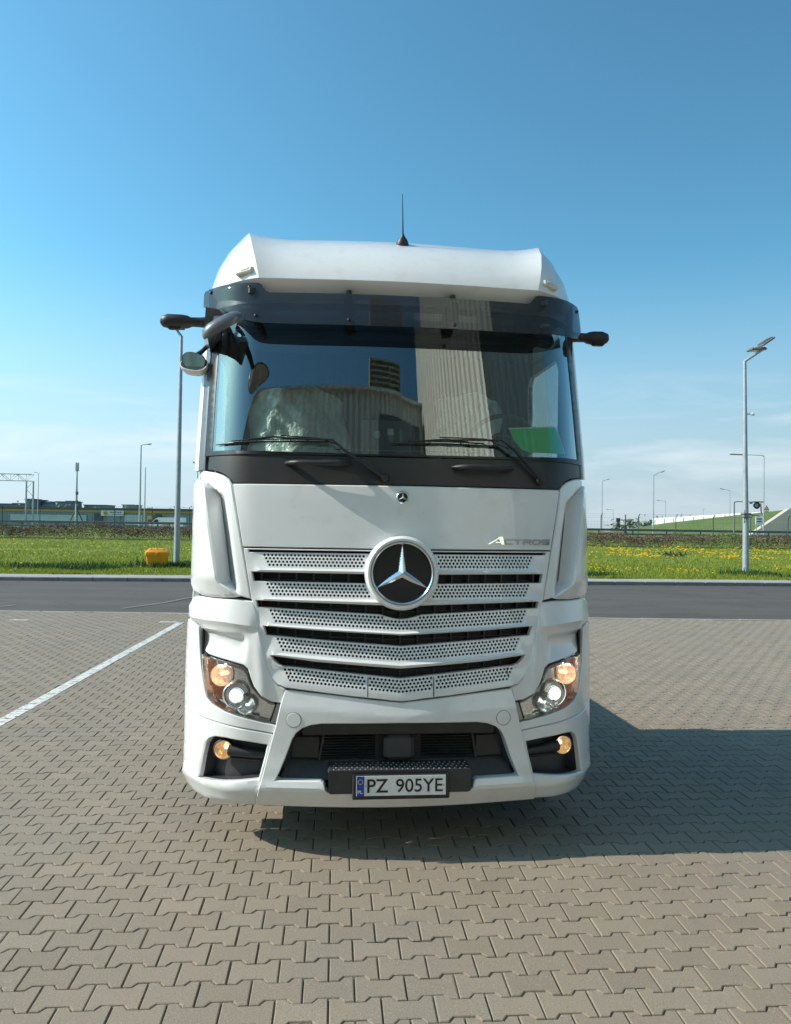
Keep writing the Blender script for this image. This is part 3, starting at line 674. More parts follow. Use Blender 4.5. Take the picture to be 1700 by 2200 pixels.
for x0, x1, z0, z1, mm in ((-23, -6.2, 1.0, 2.6, pg), (-4.5, -2.6, .6, 3.0, dk), (2.2, 6.2, .6, 2.8, pg), (-1.6, 1.2, .5, 2.6, wallg), (9.0, 10.4, .5, 3.0, dk), (11.5, 18.9, .5, 3.1, wallg), (20.2, 24.4, .6, 2.9, dk), (29, 36, 1.1, 2.4, wallg)):
    MB().box(((x0+x1)/2, -.12, (z0+z1)/2), (x1-x0, .2, z1-z0), bev=.03).build('window_band' if mm is pg else 'gate_panel', mm, e)
o = MB().box((1.5-2.9+1.0, 0, 0), (.01, .01, .01)); 
sg = MB().box((-.4+0.0, -.35, 0), (5.0, .15, 1.25)).build('shop_sign', mat('sign_pale', (.55, .58, .60), .5), e); sg.location = (-.0, 0, 3.15)
MB().lathe([(0, 0), (.52, 0), (.52, .06), (0, .06)], (-1.95, -.43, 0), (0, -1, 0), 20).build('sign_disc', mat('sign_ochre', (.50, .32, .03), .5), sg)
m = MB().lathe([(.16, 0), (.26, 0), (.26, .03), (.16, .03)], (-1.95, -.50, 0), (0, -1, 0), 16); 
for i in range(5): m.box((-.7+.52*i, -.44, .16), (.34, .03, .26), bev=.01)
for i in range(7): m.box((-.6+.42*i, -.44, -.26), (.28, .03, .14), bev=.01)
m.build('sign_lettering', mat('sign_dark', (.09, .10, .12), .5), sg)
MB().box((7.9, -.3, 1.5), (1.3, .3, 2.4)).build('yellow_door', mat('door_yellow', (.45, .30, .10), .6), e)
MB().box((7.9, -.48, 1.1), (.8, .1, 1.5)).build('door_leaf', dk, e)

e = empty('delivery_van', (-38.5, 130, zb-.1)); tag(e, 'white delivery van driving past beyond the hedge on the left', 'van')
prof = [(-2.9, .45), (-2.95, .95), (-2.45, 1.25), (-1.75, 1.95), (-1.35, 2.15), (2.8, 2.2), (2.9, 2.05), (2.9, .45)]
m = MB(); m.prism(prof, lambda x, z: (x, -.95, z), lambda x, z: (x, .95, z)); m.build('van_body', M['vanwhite'], e, 35)
m = MB(); m.prism([(-2.25, 1.28), (-1.72, 1.82), (-1.3, 1.82), (-1.3, 1.25)], lambda x, z: (x, -.965, z), lambda x, z: (x, -.94, z)); m.build('side_window', M['seal'], e)
m = MB(); m.prism([(-2.47, 1.29), (-2.43, 1.33), (-1.80, 1.97), (-1.84, 1.93)], lambda x, z: (x-.02, -.85, z), lambda x, z: (x-.02, .85, z)); m.build('windscreen', M['seal'], e)
for x in (-1.9, 1.9):
    w_ = MB().lathe([(0, -.1), (.2, -.1), (.33, -.09), (.33, .09), (.2, .1), (0, .1)], (x, -.86, .33), (0, 1, 0), 18).build('wheel', M['rubber'], e, 40)
    MB().lathe([(0, 0), (.17, 0), (.19, .03)], (x, -.97, .33), (0, 1, 0), 14).build('rim', M['steel'], w_)

def block(name, x0, x1, h, label, tower=None, y=400, col=(.13, .17, .22)):
    e = empty(name, ((x0+x1)/2, y, zb)); tag(e, label, 'apartment block', 'far apartment blocks on the horizon')
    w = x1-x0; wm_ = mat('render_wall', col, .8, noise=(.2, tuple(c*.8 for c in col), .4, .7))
    m = MB(); m.box((0, 6, h/2), (w, 12, h))
    if tower: m.box((tower[0], 6, tower[2]/2), (tower[1], 10, tower[2]))
    m.build('wall', wm_, e)
    g = MB()
    for fz in np.arange(h-2.0, h*.55, -1.9): g.box((0, -.05, fz), (w*.92, .1, .9))
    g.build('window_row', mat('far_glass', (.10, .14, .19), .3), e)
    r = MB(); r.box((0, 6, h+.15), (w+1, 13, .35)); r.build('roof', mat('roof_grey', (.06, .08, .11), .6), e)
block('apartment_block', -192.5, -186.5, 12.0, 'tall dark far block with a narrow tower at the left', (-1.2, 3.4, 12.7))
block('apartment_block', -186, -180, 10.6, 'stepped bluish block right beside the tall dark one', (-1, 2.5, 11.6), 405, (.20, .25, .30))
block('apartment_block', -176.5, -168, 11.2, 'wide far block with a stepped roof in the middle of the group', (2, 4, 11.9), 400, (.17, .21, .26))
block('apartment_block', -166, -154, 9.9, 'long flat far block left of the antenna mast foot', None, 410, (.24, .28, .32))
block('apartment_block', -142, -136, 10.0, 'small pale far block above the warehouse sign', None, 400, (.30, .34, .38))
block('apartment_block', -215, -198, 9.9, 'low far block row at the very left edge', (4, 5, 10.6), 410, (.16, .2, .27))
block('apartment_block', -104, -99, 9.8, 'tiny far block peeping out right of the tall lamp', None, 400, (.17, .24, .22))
# far tree line
def treeline():
    rng = np.random.default_rng(8); m = MB()
    for i in range(520):
        x = rng.uniform(-260, -95) if rng.random() < .5 else rng.uniform(85, 150); y = 395 if x < 0 else 300; h = rng.uniform(2, 8.6 if x < 0 else 4.6)
        a = rng.uniform(.3, 1.1); p = Vector((x, y+rng.uniform(-4, 4), zb+h))
        for k in range(4):
            q = p+Vector(rng.normal(0, .9, 3)); v = [q+Vector(rng.normal(0, a, 3)) for _ in range(3)]; m._a(v, [(0, 1, 2)])
    return m.build('distant_trees', mat('far_foliage', (.20, .24, .19), .9, noise=(.3, (.28, .29, .22), .4, .7)))
tag(treeline(), 'hazy band of far trees and scrub on the horizon', 'trees', kind='stuff')

# embankment on the right
V = [(28, 94, .6), (60, 90, .6), (140, 84, .6), (28, 108, 1.2), (34, 110, 1.75), (43.8, 110, 3.33), (54.9, 110, 4.72), (80, 110, 7.6), (140, 110, 9), (28, 125, .6), (34, 125, 1.2), (43.8, 125, 2.9), (54.9, 125, 4.3), (80, 125, 7.4), (140, 125, 9)]
F = [(0, 1, 5, 4, 3), (1, 6, 5), (1, 2, 7, 6), (2, 8, 7), (3, 4, 10, 9), (4, 5, 11, 10), (5, 6, 12, 11), (6, 7, 13, 12), (7, 8, 14, 13)]
emm = mat('slope_grass', (.085, .14, .035), .9, noise=(.25, (.14, .16, .06), .35, .7), bump=(3, .6, .2))
tag(add('embankment', V, F, emm), 'green grassy slope rising to the right', kind='structure')
e = empty('noise_barrier', (50.1, 150, 1.2)); tag(e, 'long white barrier wall along the top of the green slope', 'barrier')
wb_ = mat('barrier_white', (.74, .73, .70), .6, noise=(.4, (.56, .55, .53), .4, .7))
m = MB(); m._a([(0, 0, -.6), (13, -18.75, -.6), (13, -18.75, 3.95), (0, 0, 2.82), (.2, .3, -.6), (13.2, -18.45, -.6), (13.2, -18.45, 3.95), (.2, .3, 2.82)], [(0, 1, 2, 3), (7, 6, 5, 4), (3, 2, 6, 7), (0, 3, 7, 4), (1, 5, 6, 2)]); m.build('barrier_wall', wb_, e)
bp_ = MB().box((0, -.03, 2.2), (.07, .1, 4.4)).build('barrier_post', M['galv'], e); bp_.location = (.3, -.5, -1.75)
for i in range(1, 11):
    c = bp_.copy(); COL.objects.link(c); c.parent = e; c.location = (.3+i*1.2, -.5-i*1.73, -1.75+i*.104)
e = MB(); e._a([(36.8, 80, .6), (60, 80, .6), (41, 80, 4.2), (36.8, 80, 1.3), (36.8, 80.9, .6), (60, 80.9, .6), (41, 80.9, 4.2), (36.8, 80.9, 1.3), (60, 80, 4.6), (60, 80.9, 4.6)], [(0, 1, 8, 2, 3), (3, 2, 6, 7), (2, 8, 9, 6), (7, 6, 9, 5, 4), (0, 3, 7, 4), (1, 5, 9, 8)])
tag(e.build('concrete_abutment', mat('pale_concrete', (.46, .40, .35), .85, noise=(.5, (.38, .34, .30), .4, .7))), 'pale concrete ramp face at the right edge', 'ramp wall')
e = empty('warning_sign', (54.0, 112, 4.4)); tag(e, 'small triangular warning sign on top of the green slope', 'road sign')
MB().tube([(0, 0, -1), (0, 0, 1.3)], .05, 6).build('sign_post', M['galv'], e)
MB().prism([(-.42, .45), (.42, .45), (0, 1.2)], lambda x, z: (x, -.09, z), lambda x, z: (x, -.05, z)).build('sign_plate', mat('sign_red', (.35, .05, .03), .5), e)
MB().prism([(-.27, .53), (.27, .53), (0, 1.02)], lambda x, z: (x, -.10, z), lambda x, z: (x, -.092, z)).build('sign_face', mat('sign_yel', (.55, .42, .08), .5), e)
MB().box((0, -.07, .12), (.6, .04, .5)).build('sub_plate', M['galv'], e)
e = empty('road_sign', (35.46, 75, .9)); tag(e, 'pale rectangular sign panel seen past the tall right lamp', 'road sign')
MB().box((0, 0, 1.95), (.75, .06, .85), bev=.02).build('sign_plate', M['vanwhite'], e)
MB().tube([(-.25, .06, -.2), (-.25, .06, 2.3)], .04, 6).tube([(.25, .06, -.2), (.25, .06, 2.3)], .04, 6).build('sign_post', M['galv'], e)
MB().box((0, -.04, 2.1), (.5, .02, .12)).box((0, -.04, 1.85), (.5, .02, .12)).build('sign_lettering', M['lampgrey'], e)

# ------------------------------------------------------------------ corrugated hall behind the photographer (seen mirrored in the glass and paint)
hm = mat('corrugated_sheet', (.56, .56, .50), .5, metal=.0, noise=(.6, (.50, .50, .45), .4, .7)); hb = mat('corrugated_pale', (.80, .78, .68), .5, noise=(.6, (.74, .72, .63), .4, .7))
def corrugated(mb, p0, p1, z0, z1, pitch=.30, dep=.07):
    p0 = Vector((*p0, 0)); p1 = Vector((*p1, 0)); u = (p1-p0); l = u.length; u.normalize(); nrm = Vector((u.y, -u.x, 0)); n = int(l/pitch); v = []; f = []
    for i in range(n):
        for t, d in ((0, 0), (.35, 0), (.5, dep), (.85, dep)):
            q = p0+u*((i+t)*pitch)+nrm*d; v += [(q.x, q.y, z0), (q.x, q.y, z1)]
    for i in range(len(v)//2-1): f.append((2*i, 2*i+2, 2*i+3, 2*i+1))
    mb._a(v, f)
e = empty('corrugated_hall', (0, -9, 0)); tag(e, 'corrugated hall behind the photographer, mirrored in the windscreen', 'hall')
m = MB(); corrugated(m, (5.4, 0), (-24, 0), 0, 13.6, .33, .08); m.build('facade', hm, e)
MB().box((-9.3, -6.1, 6.75), (29.3, 12, 13.5)).build('hall_body', hm, e)
MB().box((-9.3, .0, 13.66), (29.4, .4, .12)).build('roof_trim', hm, e)
MB().box((1.8, -1.4, 14.5), (2.9, 1.4, 2.3), bev=.05).build('vent_housing', mat('vent_dark', (.12, .12, .09), .6, noise=(2, (.09, .09, .07), .4, .7)), e); v_ = MB()
for i in range(9): v_.box((1.8, -.66, 13.75+.22*i), (2.7, .05, .07))
v_.build('roof_vent', mat('vent_slat', (.30, .30, .23), .5, noise=(2, (.25, .25, .19), .4, .7)), e)
gt = MB().box((3.05, .10, 10.9), (4.1, .12, 3.9), bev=.05).build('service_gate', mat('gate_dark', (.10, .11, .12), .5, noise=(.6, (.08, .09, .10), .4, .7)), e)
gs = mat('gate_sticker', (.30, .31, .31), .5, noise=(5, (.26, .27, .27), .4, .7)); MB().lathe([(0, 0), (.24, 0)], (1.85, .17, 12.15), (0, 1, 0), 24).build('gate_disc', gs, gt); MB().box((2.95, .17, 12.25), (.40, .02, .42)).build('gate_panel', gs, gt)
m = MB(); corrugated(m, (6.0, 6.0), (5.4, .1), 0, 19, .33, .08); m.build('sunlit_bay_flank', hb, e)
m = MB(); corrugated(m, (20, 6.0), (6.0, 6.0), 0, 19, .33, .08); m.build('bay_front', hm, e)
m = MB(); m.prism([(5.5, -1.0), (6.1, 5.9), (20, 5.9), (20, -1)], lambda x, y: (x, y, 18.95), lambda x, y: (x, y, 0)); m.build('bay_body', hm, e)
# ================================================================== the truck
TR = empty('semi_truck', (.0432, 4.186, .072), math.atan(.10)); TR.scale = (.96, .96, .96)
tag(TR, 'white semi truck tractor with smoked sun visor, facing the camera on the paving', 'truck')
PRZ = [.0, .24, .30, .42, .5, .9, 1.05, 1.3, 1.5, 1.95, 2.0, 2.2, 3.1, 3.3]; PRY = [.06, .03, -.005, -.01, .0, .0, .01, .03, .05, .085, .09, .12, .36, .42]
zz = np.linspace(0, 3.4, 341); yy = np.interp(zz, PRZ, PRY); ker = np.ones(9)/9; yy = np.convolve(np.pad(yy, 4, 'edge'), ker, 'valid')
def cz(z): return float(np.interp(z, zz, yy))
def hx(x):
    x = abs(x); v = .09*(x/.9)**1.6
    if x > .85: v += .28*((x-.85)/.4)**2.2
    return v
def D(x, z): return cz(z)+hx(x)
def nrm(x, z):
    e_ = .01; dx = (D(x+e_, z)-D(x-e_, z))/(2*e_); n = Vector((dx, -1, 0)); return n.normalized()
def front(x, z, o=0):
    n = nrm(x, z); return (x+n.x*o, D(x, z)+n.y*o, z)
def frontd(d): return lambda x, z, o=0: front(x, z, o+d)

P = lambda *a, **k: panel(*a, **k)
# ---- bonnet
bon = [(-.980, 2.032), (-.971, 1.975), (-.948, 1.86), (-.910, 1.668), (.910, 1.668), (.948, 1.86), (.971, 1.975), (.980, 2.032)]
P('bonnet_panel', bon, M['white'], TR, front, thick=.04, r=.006, step=.05)
# ---- grille
gside = [(.906, 1.660), (.853, 1.375), (.832, 1.32), (.818, 1.238), (.787, 1.102), (.761, 1.004), (.727, .932), (.69, .898), (.646, .882)]
gb_ = [(.418, .856), (.187, .829), (0, .812)]
gout = [(-x, z) for x, z in gside] + [(-.418, .856), (-.187, .829), (0, .812), (.187, .829), (.418, .856)] + gside[::-1]
def ip(pts): return lambda x: float(np.interp(abs(x), [p[0] for p in pts], [p[1] for p in pts]))
s1b = ip([(0, 1.640), (.88, 1.641)]); s2t = ip([(0, 1.521), (.85, 1.526)]); s2b = ip([(0, 1.467), (.84, 1.474)])
s3t = ip([(0, 1.345), (.5, 1.357), (.825, 1.365)]); s3b0 = ip([(0, 1.288), (.5, 1.312), (.82, 1.3275)])
s4t = ip([(0, 1.179), (.5, 1.203), (.78, 1.222)]); s4b = ip([(0, 1.116), (.5, 1.150), (.764, 1.170)])
s5t = ip([(0, .994), (.49, 1.029), (.733, 1.057)]); s5b = ip([(0, .936), (.6, .993), (.645, .995)])
SZ, SR = 1.532, .263
def s3b(x): return min(s3b0(x), SZ-math.sqrt(SR*SR-x*x)) if abs(x) < .24 else s3b0(x)
def slot(t, b, wt, wb, extra=()):
    xs_t = np.linspace(-wt, wt, 41); xs_b = np.linspace(wb, -wb, 41)
    return [(x, t(x)) for x in xs_t] + [(p[0], p[1]) for p in extra] + [(x, b(x)) for x in xs_b] + [(-p[0], p[1]) for p in extra[::-1]]
slots = [slot(ip([(0, 1.6565)]), s1b, .883, .879) if False else slot(lambda x: 1.6525, lambda x: 1.6385, .878, .874),
         slot(s2t, s2b, .853, .842), slot(s3t, s3b, .824, .816), slot(s4t, s4b, .778, .764), slot(s5t, s5b, .733, .62, [(.715, 1.03), (.69, 1.008), (.655, .997)])]
rows = [(lambda x: 1.6385, s2t, .800), (s2b, s3t, .775), (s3b0, s4t, .748), (s4b, s5t, .712), (s5b, None, .668)]
circ = []
for bi, (tf, bf, x0) in enumerate(rows):
    for r in range(4):
        n = int((x0-.0105*r)/.0218)+1
        for k in range(-n, n+1):
            x = (k+(.5 if r % 2 else 0))*.0218
            if abs(x) > x0-.0109*r+.003: continue
            z = tf(x)-.0155-.0185*r
            d = math.hypot(x, z-SZ)
            if bi < 2 and d < .222: continue
            if bi == 2 and d < SR+.009: continue
            if bi == 4 and abs(abs(x)-.187) < .0115: continue
            circ.append((x, z, .0076))
def glift(x, z):
    o = 0.
    for tf, bf, x0 in rows:
        zt = tf(x); zb = bf(x) if bf else .812+.1*abs(x)
        if z <= zt+.001 and z >= zb-.001:
            c = zt-.088; b2 = zb
            if z > c: o = -.012+.020*(zt-z)/.088
            else:
                k = min(1, (c-z)/max(.012, (c-b2))); o = .008+.014*min(1, k/.45)-.016*max(0, (k-.45)/.55)
            if bf is None and z <= c: o = .008
            w = min(1, max(0, (x0+.07-abs(x))/.06)); o *= w
    return o
cre = []
for tf, bf, x0 in rows:
    cre.append([(x, tf(x)-.088) for x in np.linspace(-x0+.03, x0-.03, 50)])
    if bf is None: continue
    cre.append([(x, (tf(x)-.088)+.45*(bf(x)-tf(x)+.088)) for x in np.linspace(-x0, x0, 50)])
GR = P('grille', gout, M['white'], TR, front, holes=slots, circ=circ, thick=.035, r=.004, step=.034, lift=glift, creases=cre, smooth=28, cdepth=.012)
# split lines of the lowest bar
m = MB()
for x in (-.187, .187): m.quad((x-.0025, D(x, .9)-.0075, s5b(x)-.004), (x+.0025, D(x, .9)-.0075, s5b(x)-.004), (x+.0025, D(x, .86)-.012, .838), (x-.0025, D(x, .86)-.012, .838))
for s in (-1, 1): m.quad((s*.619-.002, D(.62, .95)-.003, .991), (s*.619+.002, D(.62, .95)-.003, .991), (s*.643+.002, D(.64, .9)-.002, .884), (s*.643-.002, D(.64, .9)-.002, .884))
m.build('panel_gap', M['seal'], GR)
# dark insect screen, ribs behind the grille
P('radiator_screen', [(-.90, 1.67), (-.80, 1.0), (-.66, .84), (.66, .84), (.80, 1.0), (.90, 1.67)], M['dark'], TR, frontd(-.085), thick=.01, step=.1)
m = MB()
for x in np.arange(-.80, .81, .1): m.box((x, D(x, 1.3)+.062, 1.26), (.010, .03, .76))
for z in (1.50, 1.345, 1.19, 1.015):
    for i in range(-8, 8): x = i*.1+.05; m.box((x, D(x, z)+.066, z-.012+.03*0-.03*(1-abs(x))), (.1, .012, .006))
m.build('grille_rib', M['black'], TR)
# ---- star emblem on its carrier ring
SC = Vector((0, D(0, SZ)-.022, SZ)); AX = (0, -1, .03)
EM = MB().lathe([(.214, -.045), (.213, .0), (.207, .022), (.196, .033), (.184, .030), (.1795, .018)], SC, AX, 72).build('emblem_ring', M['white'], TR, 30)
MB().lathe([(.1795, .008), (.1785, .028), (.172, .036), (.165, .030), (.1605, .012)], SC, AX, 72).build('chrome_ring', M['chrome'], EM, 50)
MB().lathe([(.178, .010), (0, .010)], SC, AX, 48).build('mesh_disc', M['mesh'], EM)
m = MB()
for i in range(-14, 15):
    for j in range(-16, 17):
        x = i*.011+(.0055 if j % 2 else 0); z = j*.0095
        if math.hypot(x, z) < .156: m.lathe([(.0042, .0105), (.0036, .0125), (0, .0125)], SC+Vector((x, 0, z)), AX, 6)
m.build('mesh_dimples', M['black'], EM)
def star(c, R_, r_, h, m_, name, parent, base=.012):
    m = MB(); n = Vector(AX).normalized(); up = Vector((0, 0, 1)); up = (up-n*up.dot(n)).normalized(); rt = up.cross(n)*-1
    if rt.x < 0: rt = -rt
    top = Vector(c)+n*(base+h); tips = []; nt_ = []
    for k in range(3):
        a = rad(90+120*k); tips.append(Vector(c)+n*(base+.004)+(rt*math.cos(a)+up*math.sin(a))*R_)
        a = rad(150+120*k); nt_.append(Vector(c)+n*(base-.006)+(rt*math.cos(a)+up*math.sin(a))*r_)
    for k in range(3):
        m._a([top, tips[k], nt_[k]], [(0, 1, 2)]); m._a([top, nt_[k], tips[(k+1) % 3]], [(0, 1, 2)])
    return m.build(name, m_, parent)
star(SC, .170, .031, .017, M['chrome'], 'emblem_star', EM)
BC = Vector((.004, D(0, 1.965)-.004, 1.965))
BD = MB().lathe([(.040, -.002), (.039, .005), (.034, .009), (.0275, .006)], BC, AX, 36).build('round_badge', M['chrome'], TR, 50)
MB().lathe([(.030, .0055), (.0, .0055)], BC, AX, 24).build('badge_disc', M['seal'], BD)
star(BC, .0275, .0075, .005, M['plate'], 'badge_star', BD, .0080)
MB().lathe([(.0285, .0060), (.0295, .0085), (.031, .0060)], BC, AX, 32).build('badge_wreath', M['steel'], BD)

# ---- lettering ACTROS (strokes)
def strokes(name, glyphs, x, z, w, h, gap, sw, yoff, m_, parent, slant=.12, fx=front):
    m = MB()
    for g in glyphs:
        for pl in g:
            pts = [(x+p[0]*w+slant*p[1]*h, z+p[1]*h) for p in pl]
            for a, b in zip(pts, pts[1:]):
                d = Vector((b[0]-a[0], b[1]-a[1])); l = d.length; d /= max(l, 1e-6); n_ = Vector((-d.y, d.x))*sw/2; ex = d*sw*.42
                q = [(a[0]-ex.x-n_.x, a[1]-ex.y-n_.y), (b[0]+ex.x-n_.x, b[1]+ex.y-n_.y), (b[0]+ex.x+n_.x, b[1]+ex.y+n_.y), (a[0]-ex.x+n_.x, a[1]-ex.y+n_.y)]
                m.prism(q, lambda u, v: fx(u, v, yoff), lambda u, v: fx(u, v, 0))
        x += w+gap
    return m.build(name, m_, parent)
C_ = [[(1, 1), (.15, 1), (0, .85), (0, .15), (.15, 0), (1, 0)]]; T_ = [[(0, 1), (1, 1)], [(.5, 1), (.5, 0)]]
R__ = [[(0, 0), (0, 1), (.85, 1), (1, .85), (1, .6), (.85, .45), (.2, .45)], [(.5, .45), (1, 0)]]; O_ = [[(.15, 0), (.85, 0), (1, .15), (1, .85), (.85, 1), (.15, 1), (0, .85), (0, .15), (.15, 0)]]
S_ = [[(1, 1), (.12, 1), (0, .87), (0, .62), (.12, .5), (.88, .5), (1, .38), (1, .13), (.88, 0), (0, 0)]]
strokes('model_lettering', [C_, T_, R__, O_, S_], .618, 1.703, .044, .025, .0135, .0070, .006, M['letter'], TR)
m = MB()
for q in ([(.505, 1.701), (.522, 1.701), (.592, 1.741), (.572, 1.738)], [(.572, 1.745), (.602, 1.746), (.611, 1.700), (.592, 1.700)], [(.552, 1.709), (.604, 1.709), (.602, 1.716), (.560, 1.716)]):
    m.prism(q, lambda u, v: front(u, v, .009), lambda u, v: front(u, v, 0))
m.build('model_initial', M['chrome'], TR)

# ---- corner columns, air deflector fins, channel
for s in (-1, 1):
    f = (lambda pts: pts) if s < 0 else mir
    col_ = [(-.985, 2.030), (-1.005, 2.058), (-1.045, 2.084), (-1.10, 2.103), (-1.185, 2.118), (-1.205, 2.105), (-1.19, 2.06), (-1.135, 2.022), (-1.028, 1.962), (-1.005, 1.86), (-.980, 1.742), (-.945, 1.55), (-.914, 1.400), (-.853, 1.372), (-.860, 1.40), (-.914, 1.668), (-.953, 1.86), (-.976, 1.975)]
    col_ = [(-.985, 2.030), (-1.005, 2.058), (-1.045, 2.084), (-1.10, 2.103), (-1.185, 2.118), (-1.205, 2.105), (-1.200, 2.00), (-1.180, 1.80), (-1.150, 1.60), (-1.12, 1.46), (-1.02, 1.395), (-.914, 1.385), (-.853, 1.372), (-.860, 1.40), (-.914, 1.668), (-.953, 1.86), (-.976, 1.975)]
    xe = lambda z: float(np.interp(z, [1.38, 1.40, 1.742, 1.956, 2.03, 2.1], [.905, .914, .975, 1.018, 1.12, 1.25]))
    def cl_(x, z):
        t = max(0, min(1, (abs(x)-xe(z))/.085)); return -.070*t*t*(3-2*t)*max(0, min(1, (z-1.385)/.05))
    P('corner_column', f(col_), M['white'], TR, front, thick=.05, r=.006, step=.022, lift=cl_, smooth=30)
    fin_ = [(-1.218, 2.075), (-1.240, 2.04), (-1.250, 1.99), (-1.2535, 1.75), (-1.2535, 1.50), (-1.245, 1.43), (-1.222, 1.392), (-1.16, 1.373), (-1.05, 1.371), (-.95, 1.377), (-.914, 1.384), (-.955, 1.418), (-1.018, 1.462), (-1.042, 1.60), (-1.062, 1.709), (-1.092, 1.86), (-1.126, 2.005), (-1.165, 2.05)]
    def fl(x, z):
        k = max(0, min(1, (1.245-abs(x))/.16)); return .004+.052*k**.8*max(0, min(1, (z-1.375)/.11))*max(.35, min(1, (2.11-z)/.10))
    P('side_fin', f(fin_), M['white'], TR, front, thick=.115, r=.008, step=.025, lift=fl, smooth=34)
    # ---- wing panel above and inside the headlight
    wing = [(-1.185, 1.366), (-1.05, 1.364), (-.95, 1.368), (-.845, 1.360), (-.824, 1.318), (-.811, 1.238), (-.781, 1.102), (-.754, 1.002), (-.722, .927), (-.686, .890), (-.650, .874), (-.668, .792),
            (-.725, .800), (-.785, .834), (-.826, .882), (-.848, .935), (-.862, .980), (-.890, 1.000), (-1.004, 1.020), (-1.125, 1.034), (-1.153, 1.045), (-1.166, 1.10), (-1.172, 1.196), (-1.215, 1.215), (-1.258, 1.235), (-1.260, 1.30), (-1.225, 1.352)]
    def wl(x, z):
        ax = abs(x); zf = 1.238-.02*max(0, (1.0-ax)/.2)
        o = (.020-.16*(z-zf) if z > zf else max(0, .020-.55*(zf-z)))*min(1, max(0, (ax-.80)/.06)+.15)*max(0, min(1, (1.262-ax)/.05))
        kx = 1/(1+math.exp(-(ax-.888)/.009)); kz = 1/(1+math.exp((z-1.158-.04*(ax-.9))/.008))
        o -= .040*kx*kz*max(0, min(1, .35+(z-1.02)/.12))
        if ax < .87 and z < 1.2: o += .012*math.exp(-((ax-(.80-.10*max(0, 1.1-z)))/.035)**2)
        return o
    P('wing_panel', f(wing), M['white'], TR, front, thick=.05, r=.007, step=.018, lift=wl, smooth=27, creases=[[(x, 1.238-.02*max(0, (1.0-abs(x))/.2)) for x in (np.linspace(-1.245, -.835, 24) if s < 0 else np.linspace(.835, 1.245, 24))]])
    # ---- headlight
    lens = [(-1.150, 1.034), (-1.125, 1.024), (-1.004, 1.011), (-.893, .991), (-.871, .975), (-.856, .934), (-.834, .879), (-.786, .828), (-.727, .797), (-.703, .789), (-.737, .683), (-.755, .684), (-.887, .712), (-.998, .738), (-1.075, .768), (-1.106, .798), (-1.127, .87), (-1.145, .96)]
    lf = f(offset(lens, .005) if s < 0 else offset(lens, .005))
    HL = P('headlight', lf, M['lens'], TR, frontd(-.004), thick=.004, r=.002, step=.03)
    mB = MB(); n0 = 0; ring = resample(f(lens), .03); a_ = [front(*p, -.002) for p in ring]; inn = offset(ring, .012); b_ = [front(*p, -.05) for p in inn]; k = len(ring)
    mB._a(a_+b_, [(i, (i+1) % k, k+(i+1) % k, k+i) for i in range(k)]); mB.build('headlight_rim', M['reflector'], HL)
    P('reflector_panel', f(offset(lens, .010)), M['reflector'], HL, frontd(-.050), thick=.005, step=.03, r=.001)
    P('chrome_trim', f(offset([(-.893, .991), (-.871, .975), (-.856, .934), (-.834, .879), (-.786, .828), (-.727, .797), (-.710, .790), (-.716, .772), (-.745, .780), (-.80, .815), (-.852, .872), (-.876, .930), (-.897, .965), (-1.0, .985), (-1.004, 1.011)], .004)), M['steel'], HL, frontd(-.018), thick=.03, step=.03, r=.002)
    def onf(x, z, o): return Vector(front(s*abs(x), z, o))
    c = onf(1.038, .930, -.040); ax = Vector(nrm(s*1.0, .9))*.4+Vector((0, -1, 0)); ax.normalize()
    MB().lathe([(0, -.022), (.023, -.018), (.046, -.006), (.060, .012), (.063, .026)], c, ax, 32).build('indicator_bowl', M['halogen'], HL, 60)
    MB().lathe([(.064, .020), (.0655, .030), (.061, .0305), (.060, .022)], c, ax, 32).build('indicator_ring', M['chrome'], HL, 60)
    MB().lathe([(0, .026), (.008, .023), (.013, .012), (.013, -.01)], c+Vector((s*.002, 0, .006)), ax, 16).build('indicator_bulb', M['amberglow'], HL, 60)
    bx = MB().box(c+Vector((-s*.008, -.02, .056)), (.075, .01, .012), rot=Matrix.Rotation(s*rad(-9) * -1, 3, 'Y'), bev=.004).build('daytime_strip', mat('lit_daytime_strip', (1, .95, .9), .3, emit=(1, .95, .88), es=1.5), HL)
    c = onf(.940, .823, -.038)
    MB().lathe([(.082, .002), (.080, .018), (.072, .024), (.066, .016), (.062, .002), (.052, -.006), (.047, .004), (.044, .020), (.040, .024), (.038, .020)], c, ax, 40).build('projector_bezel', M['chrome'], HL, 60)
    MB().lathe([(.0385, .018), (.034, .029), (.024, .037), (.012, .041), (0, .042)], c, ax, 32).build('projector_lens', M['xenon'], HL, 60)
    c2 = onf(.865, .770, -.035)
    MB().lathe([(0, -.01), (.036, -.004), (.054, .010), (.058, .020), (.055, .022)], c2+Vector((s*.008, 0, .004)), ax, 28).build('high_beam_bowl', M['reflector'], HL, 60)
    MB().lathe([(0, .014), (.006, .012), (.009, 0)], c2+Vector((s*.008, 0, .004)), ax, 12).build('high_beam_bulb', M['xenon'], HL, 60)
    P('amber_reflector', f([(-1.090, .874), (-1.030, .870), (-1.016, .83), (-1.020, .785), (-1.072, .782), (-1.100, .81), (-1.117, .86)]), M['amber'], HL, frontd(-.038), thick=.02, step=.02, r=.003)
    P('amber_strip', f([(-1.134, 1.0), (-1.112, 1.0), (-1.103, .90), (-1.105, .86), (-1.119, .87), (-1.130, .94)]), M['amber'], HL, frontd(-.030), thick=.02, step=.03, r=.003)
    P('light_end_trim', f([(-.698, .787), (-.668, .781), (-.699, .676), (-.731, .683)]), M['steel'], TR, frontd(-.006), thick=.03, step=.03, r=.003)
    MB().box(onf(1.168, 1.06, -.03), (.010, .05, .26)).build('fender_gap', M['seal'], TR)
